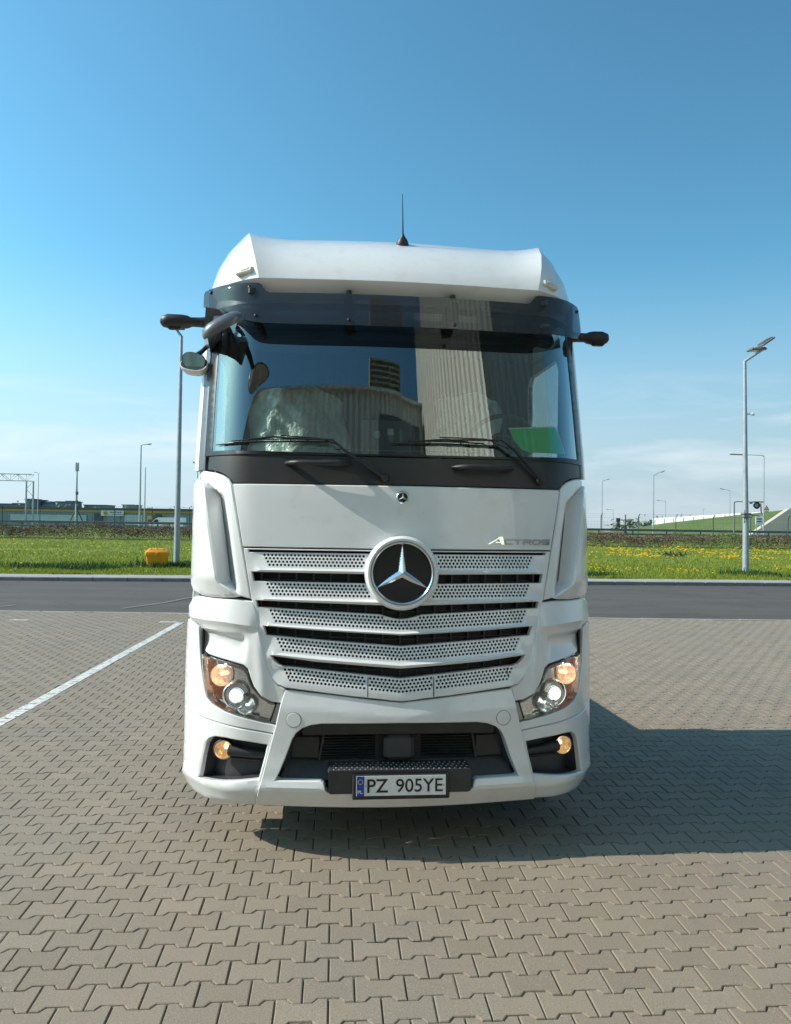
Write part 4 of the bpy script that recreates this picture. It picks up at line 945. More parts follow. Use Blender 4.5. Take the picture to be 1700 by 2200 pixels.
    # ---- bumper corner in two pieces
    up_ = [(-.731, .676), (-.755, .678), (-.887, .706), (-.998, .732), (-1.078, .761), (-1.112, .794), (-1.133, .868), (-1.153, .96), (-1.166, 1.045), (-1.180, 1.186), (-1.215, 1.200), (-1.260, 1.215), (-1.268, 1.19), (-1.2725, .95), (-1.2735, .70), (-1.225, .683), (-1.162, .673), (-1.05, .666), (-.94, .655), (-.82, .640), (-.712, .624), (-.700, .668)]
    P('headlight_surround', f(up_), M['white'], TR, front, thick=.05, r=.004, step=.03)
    lo_ = [(-.713, .619), (-.82, .635), (-.94, .650), (-1.05, .661), (-1.162, .668), (-1.225, .678), (-1.2735, .695), (-1.2755, .45), (-1.272, .33), (-1.262, .262), (-1.238, .212), (-1.195, .190), (-1.10, .193), (-.95, .204), (-.86, .208), (-.812, .210), (-.778, .366), (-.728, .560)]
    fog = smooth_poly([(-1.146, .315), (-1.125, .45), (-1.112, .530), (-1.070, .585), (-.983, .590), (-.779, .566), (-.740, .554), (-.748, .50), (-.782, .366), (-.80, .318)], 1)
    fog = [(-1.150, .316), (-1.140, .37), (-1.125, .455), (-1.108, .525), (-1.085, .560), (-1.05, .579), (-.985, .583), (-.86, .573), (-.746, .558), (-.757, .50), (-.790, .369), (-.96, .345)]
    def ll(x, z): return .014*math.exp(-((z-.300)/.03)**2)-.05*max(0, (.235-z)/.05)*.35
    BCn = P('bumper_corner', f(lo_), M['white'], TR, front, holes=[f(fog)], thick=.07, r=.006, step=.028, lift=ll)
    # fog lamp recess: dark floor, sloping back, bar and lamp
    P('fog_recess', f([(-1.19, .29), (-1.16, .62), (-.70, .60), (-.74, .29)]), M['darkgrey'], BCn, frontd(-.095), thick=.01, step=.06)
    m = MB(); fr = f(fog); rg = resample(fr, .03); k = len(rg); m._a([front(*p, -.03) for p in rg]+[front(p[0]*.97+.03*s*.95, .97*p[1]+.03*.45, -.092) for p in rg], [(i, (i+1) % k, k+(i+1) % k, k+i) for i in range(k)]); m.build('recess_wall', M['darkgrey'], BCn)
    m = MB(); m.tube([onf(.99, .502, -.055), onf(.88, .495, -.055), onf(.77, .485, -.06)], [.036, .026, .022], 12); m.tube([onf(.99, .455, -.07), onf(.79, .452, -.07)], .008, 6); m.build('lamp_duct', M['black'], BCn, 50)
    c = onf(1.020, .505, -.040)
    FL = MB().lathe([(.058, -.03), (.0615, .012), (.057, .017), (.053, .012)], c, ax, 32).build('fog_lamp', M['black'], BCn, 50)
    MB().lathe([(0, -.022), (.03, -.014), (.047, .0), (.053, .011)], c, ax, 32).build('fog_bowl', M['fog'], FL, 60)
    MB().lathe([(.053, .012), (.054, .016), (.051, .017), (.050, .012)], c, ax, 32).build('fog_ring', M['chrome'], FL, 60)
    MB().lathe([(0, .008), (.010, .004), (.014, -.01)], c+Vector((-s*.01, 0, .012)), ax, 14).build('fog_bulb', M['fogbulb'], FL, 60)
    MB().lathe([(.052, .012), (.03, .017), (0, .019)], c, ax, 24).build('fog_glass', M['lens'], FL, 60)
# ---- centre bumper
bo = [(-.651, .868), (-.672, .790), (-.697, .67), (-.724, .566), (-.773, .366), (-.811, .207), (-.4, .203), (0, .203), (.4, .203), (.811, .207), (.773, .366), (.724, .566), (.697, .67), (.672, .790), (.651, .868), (.418, .846), (.187, .820), (0, .803), (-.187, .820), (-.418, .846)]
op = [(-.692, .371), (-.667, .425), (-.637, .500), (-.604, .595), (-.583, .632), (-.548, .660), (-.500, .678), (-.44, .687), (0, .693), (.44, .687), (.500, .678), (.548, .660), (.583, .632), (.604, .595), (.637, .500), (.667, .425), (.692, .371),
      (.442, .371), (.425, .362), (.418, .345), (.414, .322), (.400, .310), (.30, .306), (-.30, .306), (-.400, .310), (-.414, .322), (-.418, .345), (-.425, .362), (-.442, .371)]
def bl(x, z):
    top = .803+.1*abs(x); o = .0
    cr = .750+.055*max(0, .5-abs(x))*-1 + .03*abs(x)
    if z > cr: o = .020*(1-(z-cr)/max(.01, top-cr))
    else: o = .020
    o += .016*math.exp(-((z-.325)/.035)**2)
    o -= .02*max(0, (.255-z)/.05)
    return o
P('centre_bumper', bo, M['white'], TR, front, holes=[op], thick=.07, r=.005, step=.026, lift=bl, creases=[[(x, .750-.055*max(0, .5-abs(x))+.03*abs(x)) for x in np.linspace(-.64, .64, 30)]], smooth=20)
for s in (-1, 1):
    c = Vector(front(s*.596, .706, .0205)); MB().lathe([(.041, -.004), (.0405, .0008), (.0385, .0022), (0, .0022)], c, nrm(s*.596, .7), 36).build('tow_cap', M['white'], TR, 20)
    MB().lathe([(.0432, -.004), (.0432, .0006), (.0412, .0006)], c, nrm(s*.596, .7), 36).build('cap_gap', M['seal'], TR)
# lower grille, vanes and step
LG = P('lower_grille', [(-.74, .33), (-.64, .70), (.64, .70), (.74, .33)], M['dark'], TR, frontd(-.11), thick=.01, step=.1)
m = MB(); rg = resample(op, .05); k = len(rg)
m._a([front(p[0], p[1], -.045) for p in rg]+[(p[0]*.93, D(p[0], p[1])+.105, .50+(p[1]-.50)*.88) for p in rg], [(i, (i+1) % k, k+(i+1) % k, k+i) for i in range(k)]); m.build('intake_wall', M['darkgrey'], LG)
for s in (-1, 1):
    m = MB()
    for i in range(8): m.box((s*.29, .105, .478+.016*i), (.31, .016, .006), rot=Matrix.Rotation(rad(25), 3, 'X'))
    m.box((s*.44, .10, .54), (.012, .04, .15), rot=Matrix.Rotation(s*rad(-10), 3, 'Y')); m.box((s*.53, .125, .53), (.17, .03, .13), rot=Matrix.Rotation(s*rad(8), 3, 'Z'), bev=.008)
    m.build('lower_slats', M['black'], LG)
m = MB(); m.box((0, .070, .54), (.175, .06, .145), bev=.02); m.build('sensor_block', M['darkgrey'], LG)
m = MB(); m.box((0, .075, .650), (1.10, .06, .075), bev=.006); m.build('intake_beam', M['black'], LG)
m = MB()
for a, b in ((-.67, -.40), (-.40, .40), (.40, .67)): m.quad((a, D(a, .38)+.02, .366), (b, D(b, .38)+.02, .366), (b*.94, D(b, .45)+.10, .462), (a*.94, D(a, .45)+.10, .462))
m.build('intake_apron', M['darkgrey'], LG)
ST = MB(); ST.prism([(-.395, .438), (-.404, .425), (-.398, .315), (-.385, .309), (.385, .309), (.398, .315), (.404, .425), (.395, .438)], lambda x, z: (x, -.035 if abs(x) > .38 else -.040, z), lambda x, z: (x, .14, z+.012)); ST = ST.build('bumper_step', M['darkgrey'], TR, 30)
m = MB()
for i in range(26):
    for j in range(4):
        m.lathe([(.006, 0), (.004, .004), (0, .004)], (-.37+.0296*i+(.014 if j % 2 else 0), -.020+.03*j, .4385+.0022*j), (0, 0, 1), 6)
m.build('tread_studs', M['steel'], ST)
# ---- number plate
PL = empty('number_plate', (.004, -.052, .352)); PL.parent = TR; PL.rotation_euler = (rad(-4), 0, rad(0))
MB().box((0, .006, 0), (.545, .016, .138), bev=.006).build('plate_frame', M['black'], PL)
PF = MB().box((.0, -.0045, .006), (.500, .003, .108), bev=.001).build('plate_face', M['plate'], PL)
MB().box((-.228, -.0075, .006), (.042, .002, .106)).build('country_band', M['plateblue'], PL)
def text(name, body, x, z, h, w, y, m_, parent, bold=0.0):
    cu = bpy.data.curves.new(name, 'FONT'); cu.body = body; cu.size = 1; cu.extrude = .0; cu.offset = bold; cu.resolution_u = 4
    to = bpy.data.objects.new(name, cu); COL.objects.link(to); bpy.context.view_layer.update()
    me = bpy.data.meshes.new_from_object(to.evaluated_get(bpy.context.evaluated_depsgraph_get())); bpy.data.objects.remove(to); 
    c = np.array([v.co[:] for v in me.vertices]); lo = c.min(0); hi = c.max(0)
    for v in me.vertices: v.co = (x+(v.co.x-lo[0])/(hi[0]-lo[0])*w, y, z+(v.co.y-lo[1])/(hi[1]-lo[1])*h)
    me.materials.clear(); me.materials.append(m_); o = bpy.data.objects.new(name, me); COL.objects.link(o); o.parent = parent; return o
text('plate_letters', 'PZ', -.190, -.030, .073, .116, -.0085, M['plateink'], PL, .012)
text('plate_digits', '905YE', -.030, -.030, .073, .262, -.0085, M['plateink'], PL, .008)
text('country_letters', 'PL', -.243, -.034, .018, .028, -.0105, M['plate'], PL, .02)
m = MB()
for k in range(12): a = k*math.pi/6; m.lathe([(.0022, 0), (0, .0004)], (-.228+.0125*math.cos(a), -.0088, .028+.0125*math.sin(a)), (0, -1, 0), 5)
m.build('star_circle', M['yellow'], PL)
MB().lathe([(.004, 0), (.003, .002), (0, .002)], (-.198, -.006, .004), (0, -1, 0), 10).lathe([(.004, 0), (.003, .002), (0, .002)], (.238, -.006, .004), (0, -1, 0), 10).build('plate_screw', M['steel'], PL)

# ---- cowl below the windscreen
cw = [(-1.148, 2.214), (-1.155, 2.124), (-1.077, 2.107), (-1.030, 2.086), (-1.002, 2.064), (-.978, 2.037), (.978, 2.037), (1.002, 2.064), (1.030, 2.086), (1.077, 2.107), (1.185, 2.124), (1.185, 2.222), (.6, 2.207), (0, 2.200), (-.6, 2.207)]
P('cowl_panel', cw, M['cowl'], TR, frontd(-.004), thick=.04, r=.004, step=.05)
for s, x0, x1, zc in ((-1, .305, .668, 2.155), (1, .305, .668, 2.150)):
    m = MB(); pts = []
    for i in range(9):
        t = i/8; x = s*(x0+(x1-x0)*t); b = math.sin(math.pi*t)
        pts.append(front(x, zc, -.01+.075*min(1, 2.2*b)))
    m.tube(pts, [.016, .022, .023, .022, .022, .022, .023, .022, .016], 12, flat=.75); m.build('grab_handle', M['black'], TR, 60)
# ---- wipers
def wiper(pivot, elbow, mid, tip, b0, b1, off=.03):
    W_ = MB().lathe([(.024, -.02), (.024, .02), (.016, .03), (0, .03)], front(*pivot, .01), (0, -1, .2), 14).build('wiper', M['black'], TR, 50)
    m = MB(); pts = [front(*pivot, .03), front(*elbow, .055), front(*mid, .055), front(*tip, .05)]
    m.tube(pts, [.021, .015, .010, .007], 8, flat=.6); m.build('wiper_arm', M['black'], W_, 50)
    m = MB(); n = 14
    bl_ = [front(b0[0]+(b1[0]-b0[0])*i/n, b0[1]+(b1[1]-b0[1])*i/n+.006*math.sin(math.pi*i/n), .014) for i in range(n+1)]
    m.tube(bl_, [.003]+[.0055]*(n-1)+[.003], 6); m.tube([Vector(p)+Vector((0, -.012, .012)) for p in bl_[2:-2]], .0038, 5)
    for i in (3, 5, 9, 11): m.tube([bl_[i], Vector(bl_[i])+Vector((0, -.013, .014))], .004, 5)
    m.tube([Vector(bl_[4])+Vector((0, -.014, .014)), Vector(bl_[7])+Vector((0, -.03, .024)), Vector(bl_[10])+Vector((0, -.014, .014))], .006, 6)
    m.build('wiper_blade', M['seal'], W_, 60)
wiper((-.10, 2.078), (-.335, 2.232), (-.400, 2.292), (-.72, 2.304), (-1.085, 2.268), (-.40, 2.284))
wiper((.840, 2.082), (.665, 2.262), (.590, 2.318), (.24, 2.308), (-.065, 2.280), (.580, 2.282))
for q in ([front(-.36, 2.262, .03), front(-.47, 2.30, .04), front(-.70, 2.318, .03)], [front(.64, 2.27, .03), front(.50, 2.323, .04), front(.22, 2.325, .03)]): MB().tube(q, .004, 5).build('washer_hose', M['seal'], TR)

# ---- windscreen, seal, pillars
ws = [(-1.128, 2.224), (-.6, 2.212), (0, 2.205), (.6, 2.212), (1.160, 2.228), (1.152, 2.6), (1.135, 3.13), (-1.120, 3.13), (-1.128, 2.6)]
wl_ = lambda z: float(np.interp(z, [2.2, 2.6, 3.13], [-1.128, -1.128, -1.120])); wr_ = lambda z: float(np.interp(z, [2.2, 2.6, 3.13], [1.160, 1.152, 1.135])); zb_ = lambda x: float(np.interp(x, [-1.128, -.6, 0, .6, 1.16], [2.224, 2.212, 2.205, 2.212, 2.228]))
vv = []; NX, NZ = 160, 50
for j_ in range(NZ+1):
    for i_ in range(NX+1):
        v0 = j_/NZ; x = wl_(2.2+.93*v0)+(wr_(2.2+.93*v0)-wl_(2.2+.93*v0))*i_/NX; z = zb_(x)+(3.13-zb_(x))*v0; vv.append((x, .12+.24*(z-2.2)/.9+hx(x), z))
add('windscreen', vv, [(j_*(NX+1)+i_, j_*(NX+1)+i_+1, (j_+1)*(NX+1)+i_+1, (j_+1)*(NX+1)+i_) for j_ in range(NZ) for i_ in range(NX)], M['glass'], TR, smooth=60)
seal = [(-1.172, 2.205), (1.196, 2.205), (1.184, 2.6), (1.168, 3.16), (-1.158, 3.16), (-1.170, 2.6)]
P('windscreen_seal', seal, M['seal'], TR, frontd(.003), holes=[offset(ws, .010)], thick=.02, r=.002, step=.03)
pil_x = lambda z: float(np.interp(z, [2.1, 2.5, 2.95, 3.2], [1.232, 1.228, 1.221, 1.205]))
for s in (-1, 1):
    f = (lambda p: p) if s < 0 else mir
    pil = [(-1.174, 2.120), (-1.172, 2.6), (-1.160, 3.17), (-1.200, 3.17), (-1.218, 2.95), (-1.226, 2.5), (-1.230, 2.118)] if s < 0 else [(-1.196, 2.120), (-1.182, 2.6), (-1.163, 3.17), (-1.205, 3.17), (-1.222, 2.95), (-1.230, 2.5), (-1.236, 2.118)]
    P('a_pillar', f(pil), M['pillar'], TR, front, thick=.05, r=.006, step=.025)
    ed = [(-pil_x(z), z) for z in np.linspace(2.12, 3.17, 12)]
    P('pillar_edge', f([(x+.016, z) for x, z in ed]+[(x-.012, z) for x, z in ed[::-1]]), M['white'], TR, frontd(.004), thick=.03, r=.003, step=.05)
P('header_panel', [(-1.205, 3.165), (1.205, 3.165), (1.19, 3.30), (-1.19, 3.30)], M['white'], TR, front, thick=.03, step=.05)

# ---- roof with raised ears
def roof():
    T = [0, .02, .12, .3, .5, .7, .85, .94, 1.0]
    zc_ = np.interp(T, [0, .02, .12, .3, .5, .7, .85, 1], [3.262, 3.275, 3.33, 3.43, 3.54, 3.635, 3.688, 3.715]); yc_ = np.interp(T, [0, .02, .12, .3, .5, .7, .85, 1], [.275, .262, .285, .36, .48, .64, .80, 1.02])
    xr = np.interp(T, [0, .3, .6, 1], [.853, .893, .935, .985]); rise = np.interp(T, [0, .3, 1], [0, .006, .045]); XS = lambda z: float(np.interp(z, [3.25, 3.30, 3.42, 3.43, 3.59, 3.68, 3.72, 3.78], [1.205, 1.20, 1.185, 1.178, 1.125, 1.075, 1.045, 1.00]))
    nx = 14; cols = 0; V = []; nrow = len(T)
    for i in range(nrow):
        row = []
        for k in range(nx+1):
            u = k/nx; x = xr[i]*u; y = yc_[i]+.6*hx(x)-.070*u**7*min(1, T[i]*2.2); z = zc_[i]+rise[i]*u**7+.026*(1-u*u)*T[i]
            row.append((x, y, z))
        yr = row[-1][1]; zr = row[-1][2]; X = XS(zr); 
        for k in range(1, 9):
            a = k/8*math.pi/2; row.append((xr[i]+(X-xr[i])*math.sin(k/8*1.45)/math.sin(1.45), yr+.46*(k/8)**1.25, zr-.010*(k/8)*T[i]))
        row.append((X, 2.33, zr+.03*T[i]))
        full = [(-x, y, z) for x, y, z in row[:0:-1]]+row; cols = len(full); V += full
    F = []
    for i in range(nrow-1):
        for k in range(cols-1): F.append((i*cols+k, i*cols+k+1, (i+1)*cols+k+1, (i+1)*cols+k))
    # top cap behind the last row
    last = (nrow-1)*cols; base = len(V); 
    for k in range(cols):
        x, y, z = V[last+k]; V.append((x*.97, 2.33, 3.77-.03*(abs(x))**2))
    for k in range(cols-1): F.append((last+k, last+k+1, base+k+1, base+k))
    # under-lip going back to the header
    b0 = len(V)
    for k in range(cols):
        x, y, z = V[k]; V.append((x*.995, min(max(y+.13, D(min(abs(x), 1.2), 3.18)-.005), y+.14), 3.185 if abs(x) < 1.19 else 3.2))
    for k in range(cols-1): F.append((k, b0+k, b0+k+1, k+1))
    return add('roof', V, F, M['white'], TR, smooth=24)
RF = roof()
for s, rz_ in ((-1, 1), (1, -1)):
    R = Matrix.Rotation(s*rad(32), 3, 'Z') @ Matrix.Rotation(rad(-22), 3, 'X') @ Matrix.Rotation(s*rad(8), 3, 'Y')
    c = Vector((s*.945, .362, 3.325)); mk = MB().box(c, (.120, .035, .042), rot=R, bev=.008).build('marker_light', M['marker'], RF)
    MB().box(c+R @ Vector((s*.01*-1, -.019, .004)), (.055, .006, .014), rot=R, bev=.002).build('marker_bulb', M['plate'], mk)
ax = Vector((0, -.45, 1)).normalized()
AN = MB().lathe([(.044, -.02), (.043, .008), (.036, .030), (.025, .048), (.012, .062), (.008, .075), (0, .075)], (.034, .60, 3.615), ax, 24).build('antenna', M['black'], TR, 50)
MB().tube([(.034, .57, 3.68), (.033, .585, 3.80), (.031, .61, 3.96)], [.0052, .0036, .002], 8).build('antenna_rod', M['seal'], AN)
# ---- sun visor
vis = [(-1.222, 3.160), (-1.223, 3.245), (-1.214, 3.262), (-1.10, 3.262), (-.996, 3.256), (-.86, 3.250), (-.842, 3.242), (-.832, 3.222), (-.812, 3.200), (-.79, 3.190), (0, 3.182), (.79, 3.190), (.812, 3.200), (.830, 3.222), (.845, 3.240), (.862, 3.250), (1.0, 3.256), (1.10, 3.262), (1.195, 3.262), (1.215, 3.245), (1.226, 3.14), (1.230, 3.045), (1.13, 3.018), (1.02, 3.006), (.75, 2.992), (0, 2.984), (-.60, 2.988), (-.83, 2.996), (-.90, 3.006), (-.952, 3.022), (-1.00, 3.05), (-1.07, 3.092), (-1.15, 3.128), (-1.208, 3.152)]
def vmap(x, z, o=0): n = nrm(x*.97, z); return (x, cz(3.2)+hx(x*.985)-.15+(z-3.2)*.22-o, z)
VS = P('sun_visor', vis, M['visor'], TR, vmap, thick=.004, r=.0015, step=.05)
m = MB()
for x, z in ((-1.165, 3.236), (-.912, 3.224), (-.868, 3.040), (-.316, 3.018), (.318, 3.014), (.875, 3.042), (.915, 3.226), (1.185, 3.222)):
    m.lathe([(.011, -.004), (.011, .005), (.007, .008), (0, .008)], vmap(x, z, .0), (0, -1, 0), 12)
m.build('visor_bolt', M['seal'], VS)
for x in (-.316, .318): MB().box((x, cz(3.1)+hx(x)-.045, 3.10), (.062, .16, .13), bev=.01).box((x, cz(3.1)+hx(x)-.03, 3.185), (.03, .12, .075), bev=.006).build('visor_bracket', M['black'], VS)
for s in (-1, 1):
    MB().box((s*.90, D(.9, 3.1)-.07, 3.20), (.04, .14, .05), bev=.01).build('visor_bracket', M['black'], VS); MB().box((s*.875, D(.9, 3.05)-.07, 3.05), (.04, .14, .04), bev=.01).build('visor_bracket', M['black'], VS)

# ---- camera arms (rear view cameras) at the door tops
for s in (-1, 1):
    x0, x1, x2 = (1.20, 1.34, 1.515) if s < 0 else (1.20, 1.335, 1.475)
    ml = MB(); sec = [(x0, .0, .034, .050), (x0+.07, 0, .028, .046), (x1-.02, .0, .027, .046), (x1, 0, .036, .056), (x1+.03, .0, .041, .062), (x2-.05, .0, .042, .062), (x2-.012, -.003, .032, .050), (x2, -.006, .014, .025)]
    vv = []; ff = []; n = 16
    for (x, dz, hz, hy) in sec:
        for k in range(n):
            a = 2*math.pi*k/n; cx_ = math.copysign(abs(math.cos(a))**.7, math.cos(a)); sn = math.copysign(abs(math.sin(a))**.7, math.sin(a))
            vv.append((s*x, .75+hy*cx_, 3.105+dz+hz*sn))
    for i in range(len(sec)-1):
        for k in range(n): ff.append((i*n+k, i*n+(k+1) % n, (i+1)*n+(k+1) % n, (i+1)*n+k))
    ff.append(tuple(range((len(sec)-1)*n, len(sec)*n)))
    CA = add('camera_arm', vv, ff, M['black'], TR, smooth=50)
    MB().box((s*(x1+x2)/2, .75, 3.062), (.085, .05, .02), bev=.008).build('camera_window', M['seal'], CA)
# ---- front mirror over the left corner of the windscreen
fa_ = [(-1.160, 3.075), (-1.078, 3.062), (-1.052, 3.035), (-1.085, 2.965), (-1.150, 2.895), (-1.168, 2.93)]; fb_ = [(-1.215, 3.13), (-1.10, 3.12), (-1.09, 3.04), (-1.11, 2.95), (-1.18, 2.88), (-1.215, 2.92)]
m = MB(); vv = [(x, .27+(.05 if i in (2, 3) else 0)+(.03 if i == 4 else 0), z) for i, (x, z) in enumerate(fa_)]+[(x, D(x, z)+.03, z) for x, z in fb_]
m._a(vv, [(0, 1, 2, 3, 4, 5)]+[(i, i+6, (i+1) % 6+6, (i+1) % 6) for i in range(6)]); FM = m.build('front_mirror', M['mirrorgrey'], TR, 20)
m = MB(); m.tube([(-1.09, .30, 3.01), (-1.07, .22, 2.985), (-1.05, .12, 2.95)], [.036, .034, .028], 10, flat=.8); m.build('mirror_bracket', M['black'], FM, 50)
def dish(c, n_, a, b, t, m1, m2, parent, name, name2, up=(0, 0, 1), off=.004):
    """oval mirror housing: n_ = direction of the glass side"""
    n_ = Vector(n_).normalized(); u = Vector(up)-n_*Vector(up).dot(n_); u.normalize(); w = n_.cross(u); c = Vector(c); vv = []; ff = []; N = 28
    for (sc, h) in ((.05, -t), (.55, -t*.93), (.85, -t*.62), (.98, -t*.2), (1, .1*t), (.985, .22*t), (.93, .22*t)):
        for k in range(N):
            q = 2*math.pi*k/N; cx_ = math.copysign(abs(math.cos(q))**.8, math.cos(q)); sn = math.copysign(abs(math.sin(q))**.8, math.sin(q)); vv.append(c+w*cx_*a*sc+u*sn*b*sc+n_*h)
    R_ = 7
    for i in range(R_-1):
        for k in range(N): ff.append((i*N+k, i*N+(k+1) % N, (i+1)*N+(k+1) % N, (i+1)*N+k))
    ff.append(tuple(range(N)))
    h_ = add(name, vv, ff, m1, parent, smooth=50); g = [c+w*math.copysign(abs(math.cos(q))**.8, math.cos(q))*a*.93+u*math.copysign(abs(math.sin(q))**.8, math.sin(q))*b*.93+n_*.2*t for q in np.linspace(0, 2*math.pi, N+1)[:-1]]
    add(name2, g, [tuple(range(N))], m2, h_); return h_
dish((-1.030, .08, 2.915), (.48, .30, -.82), .080, .135, .058, M['mirrorgrey'], M['mirror'], FM, 'mirror_housing', 'mirror_glass', up=(.85, 0, .52))
# ---- kerb mirror beside the left door
KM = MB().tube([(-1.19, .62, 2.93), (-1.225, .60, 2.885), (-1.26, .585, 2.85)], [.014, .014, .018], 8).build('kerb_mirror', M['black'], TR, 50)
dish((-1.272, .60, 2.795), (-.10, -.72, .55), .090, .064, .065, M['white'], M['black'], KM, 'mirror_housing', 'mirror_rim', up=(.25, .1, 1))
dish((-1.272, .572, 2.816), (-.15, -.93, -.10), .078, .052, .012, M['black'], M['mirror'], KM, 'mirror_bezel', 'mirror_glass', up=(.25, .1, 1))

# ---- cab sides with doors, rear wall, floor
def xs_side(z): return float(np.interp(z, [0.2, 1.2, 1.38, 1.5, 2.0, 2.1, 3.1, 3.26], [1.252, 1.252, 1.235, 1.228, 1.226, 1.214, 1.202, 1.195]))
for s in (-1, 1):
    sm = lambda y, z, o=0, s=s: (s*(xs_side(z)+o), y, z)
    fy = lambda z: hx(xs_side(z)-.006)+cz(z)+.02
    fy0 = fy; fy = lambda z: fy0(z)+.02
    body = [(fy(1.06), 1.06), (fy(1.2), 1.2), (fy(1.4), 1.4), (fy(2.0), 2.0), (fy(2.2), 2.2), (fy(2.6), 2.6), (fy(3.0), 3.0), (fy(3.15), 3.26), (2.33, 3.26), (2.33, 1.05), (1.95, 1.05), (1.85, 1.22), (1.6, 1.33), (1.3, 1.33), (1.05, 1.2), (.98, 1.06)]
    win = [(.90, 2.10), (.86, 2.9), (.92, 2.98), (1.58, 2.98), (1.64, 2.92), (1.64, 2.20), (1.58, 2.12), (1.20, 2.10)]
    SD = P('cab_side', body, M['white'], TR, sm, holes=[win], thick=.04, r=.005, step=.10)
    P('door_window', win, M['sideglass'], SD, lambda y, z, o=0, s=s: (s*(xs_side(z)-.012+o), y, z), thick=.004, step=.12)
    m = MB()
    for (a, b) in (((.80, 1.45), (.80, 3.1)), ((1.72, 1.45), (1.72, 3.1)), ((.80, 3.1), (1.72, 3.1))):
        m.tube([sm(a[0]+(b[0]-a[0])*q/14, a[1]+(b[1]-a[1])*q/14, -.0015) for q in range(15)], .0035, 4)
    m.build('door_gap', M['seal'], SD); MB().box((s*1.255, 1.58, 2.02), (.03, .16, .035), bev=.01).build('door_handle', M['black'], SD)
    # steps, wheel arch and lower skirt
    m = MB(); 
    for z in (.45, .78): m.box((s*1.13, .78, z), (.26, .36, .03), bev=.01)
    m.box((s*1.06, .80, .65), (.1, .40, .8)); m.build('entry_step', M['darkgrey'], TR)
    P('lower_skirt', [(.50, .26), (.50, 1.05), (.62, 1.05), (.66, .26)], M['white'], TR, sm, thick=.03, step=.1)
    ar = MB(); prev = None; vv = []
    for k in range(15):
        a = math.pi*k/14; vv += [(s*1.25, 1.50-.60*math.cos(a), .56+.60*math.sin(a)), (s*.80, 1.50-.60*math.cos(a), .56+.60*math.sin(a)), (s*1.25, 1.50-.66*math.cos(a), .56+.67*math.sin(a))]
    ar._a(vv, [(3*k, 3*k+1, 3*k+4, 3*k+3) for k in range(14)]+[(3*k+2, 3*k, 3*k+3, 3*k+5) for k in range(14)]); ar.build('wheel_arch', M['black'], TR)
    for y in (1.50, 5.2):
        for wx in ((1.08,) if y < 2 else (1.08, .74)):
            w_ = MB().lathe([(.30, -.15), (.42, -.16), (.49, -.13), (.505, -.10), (.505, .10), (.49, .13), (.42, .16), (.30, .15)], (s*wx, y, .430), (s, 0, 0), 40).build('wheel', M['rubber'], TR, 40)
            MB().lathe([(.30, .14), (.27, .10), (.24, .05), (.17, .07), (.14, .15), (.10, .17), (0, .17)] if y < 2 else [(.30, .14), (.22, -.06), (.10, -.06), (.09, .02), (0, .02)], (s*wx, y, .430), (s, 0, 0), 28).build('rim', M['steel'], w_, 40)
    m = MB(); m.box((s*.98, 3.22, .66), (.46, 1.95, .66), bev=.08); m.build('fuel_tank', M['steel'], TR, 40)
    m = MB(); vv = []
    for k in range(11):
        a = math.pi*(.1+.8*k/10); vv += [(s*1.24, 5.2-.64*math.cos(a), .52+.60*math.sin(a)), (s*.60, 5.2-.64*math.cos(a), .52+.60*math.sin(a))]
    m._a(vv, [(2*k, 2*k+1, 2*k+3, 2*k+2) for k in range(10)]); m.build('rear_fender', M['black'], TR)
    m = MB(); m._a([(s*1.21, 2.34, 1.3), (s*1.15, 2.62, 1.3), (s*1.10, 2.62, 3.3), (s*1.16, 2.34, 3.65), (s*1.19, 2.34, 1.3), (s*1.13, 2.62, 1.3), (s*1.08, 2.62, 3.3), (s*1.14, 2.34, 3.65)], [(0, 1, 2, 3), (7, 6, 5, 4), (1, 5, 6, 2), (3, 2, 6, 7)]); m.build('side_deflector', M['white'], TR)
m = MB()
for s in (-1, 1): m.box((s*.42, 3.3, .80), (.09, 5.4, .26))
for y in (.9, 2.4, 4.1, 5.9): m.box((0, y, .80), (.8, .1, .2))
m.build('chassis_frame', M['black'], TR)
MB().tube([(-1.0, 1.5, .5), (1.0, 1.5, .5)], .06, 8).tube([(-1.0, 5.2, .5), (1.0, 5.2, .5)], .09, 8).build('axle', M['black'], TR)
m = MB(); m.box((0, 1.4, .80), (.75, 1.6, .55), bev=.05); m.box((0, .42, .85), (1.3, .08, .9)); m.box((0, .6, .36), (.5, .5, .16), bev=.04); m.build('engine_block', M['dark'], TR)
m = MB(); m.box((0, 1.35, .33), (1.90, 1.9, .05)); m.box((0, .50, .52), (1.30, .4, .30)); m.build('light_block_tray', M['dark'], TR)  # added tray and box, stop light slivers breaking up the truck's ground shadow
for s in (-1, 1): MB().box((s*1.02, 2.42, 1.15), (.36, .50, .75), bev=.04).build('shadow_gap_filler', M['black'], TR)  # blocks added behind the cab to close a lit gap in its shadow
MB().lathe([(0, 0), (.42, 0), (.45, -.05), (.1, -.05)], (0, 4.8, 1.02), (0, 0, 1), 28).box((0, 4.8, .95), (.8, .6, .06)).build('fifth_wheel', M['black'], TR)
m = MB(); m.box((0, 2.345, 2.35), (2.40, .03, 2.10)); m.build('rear_wall', M['white'], TR)
IN = MB(); IN.box((0, 1.45, 1.22), (2.36, 1.76, .05)); IN.box((0, 2.31, 2.3), (2.36, .03, 2.1)); IN.box((0, .58, 1.62), (2.20, .04, .82)); IN = IN.build('cab_interior', M['beige'], TR)
MB().box((0, 1.55, 3.24), (2.10, 1.45, .03)).build('headliner', M['beige'], IN)
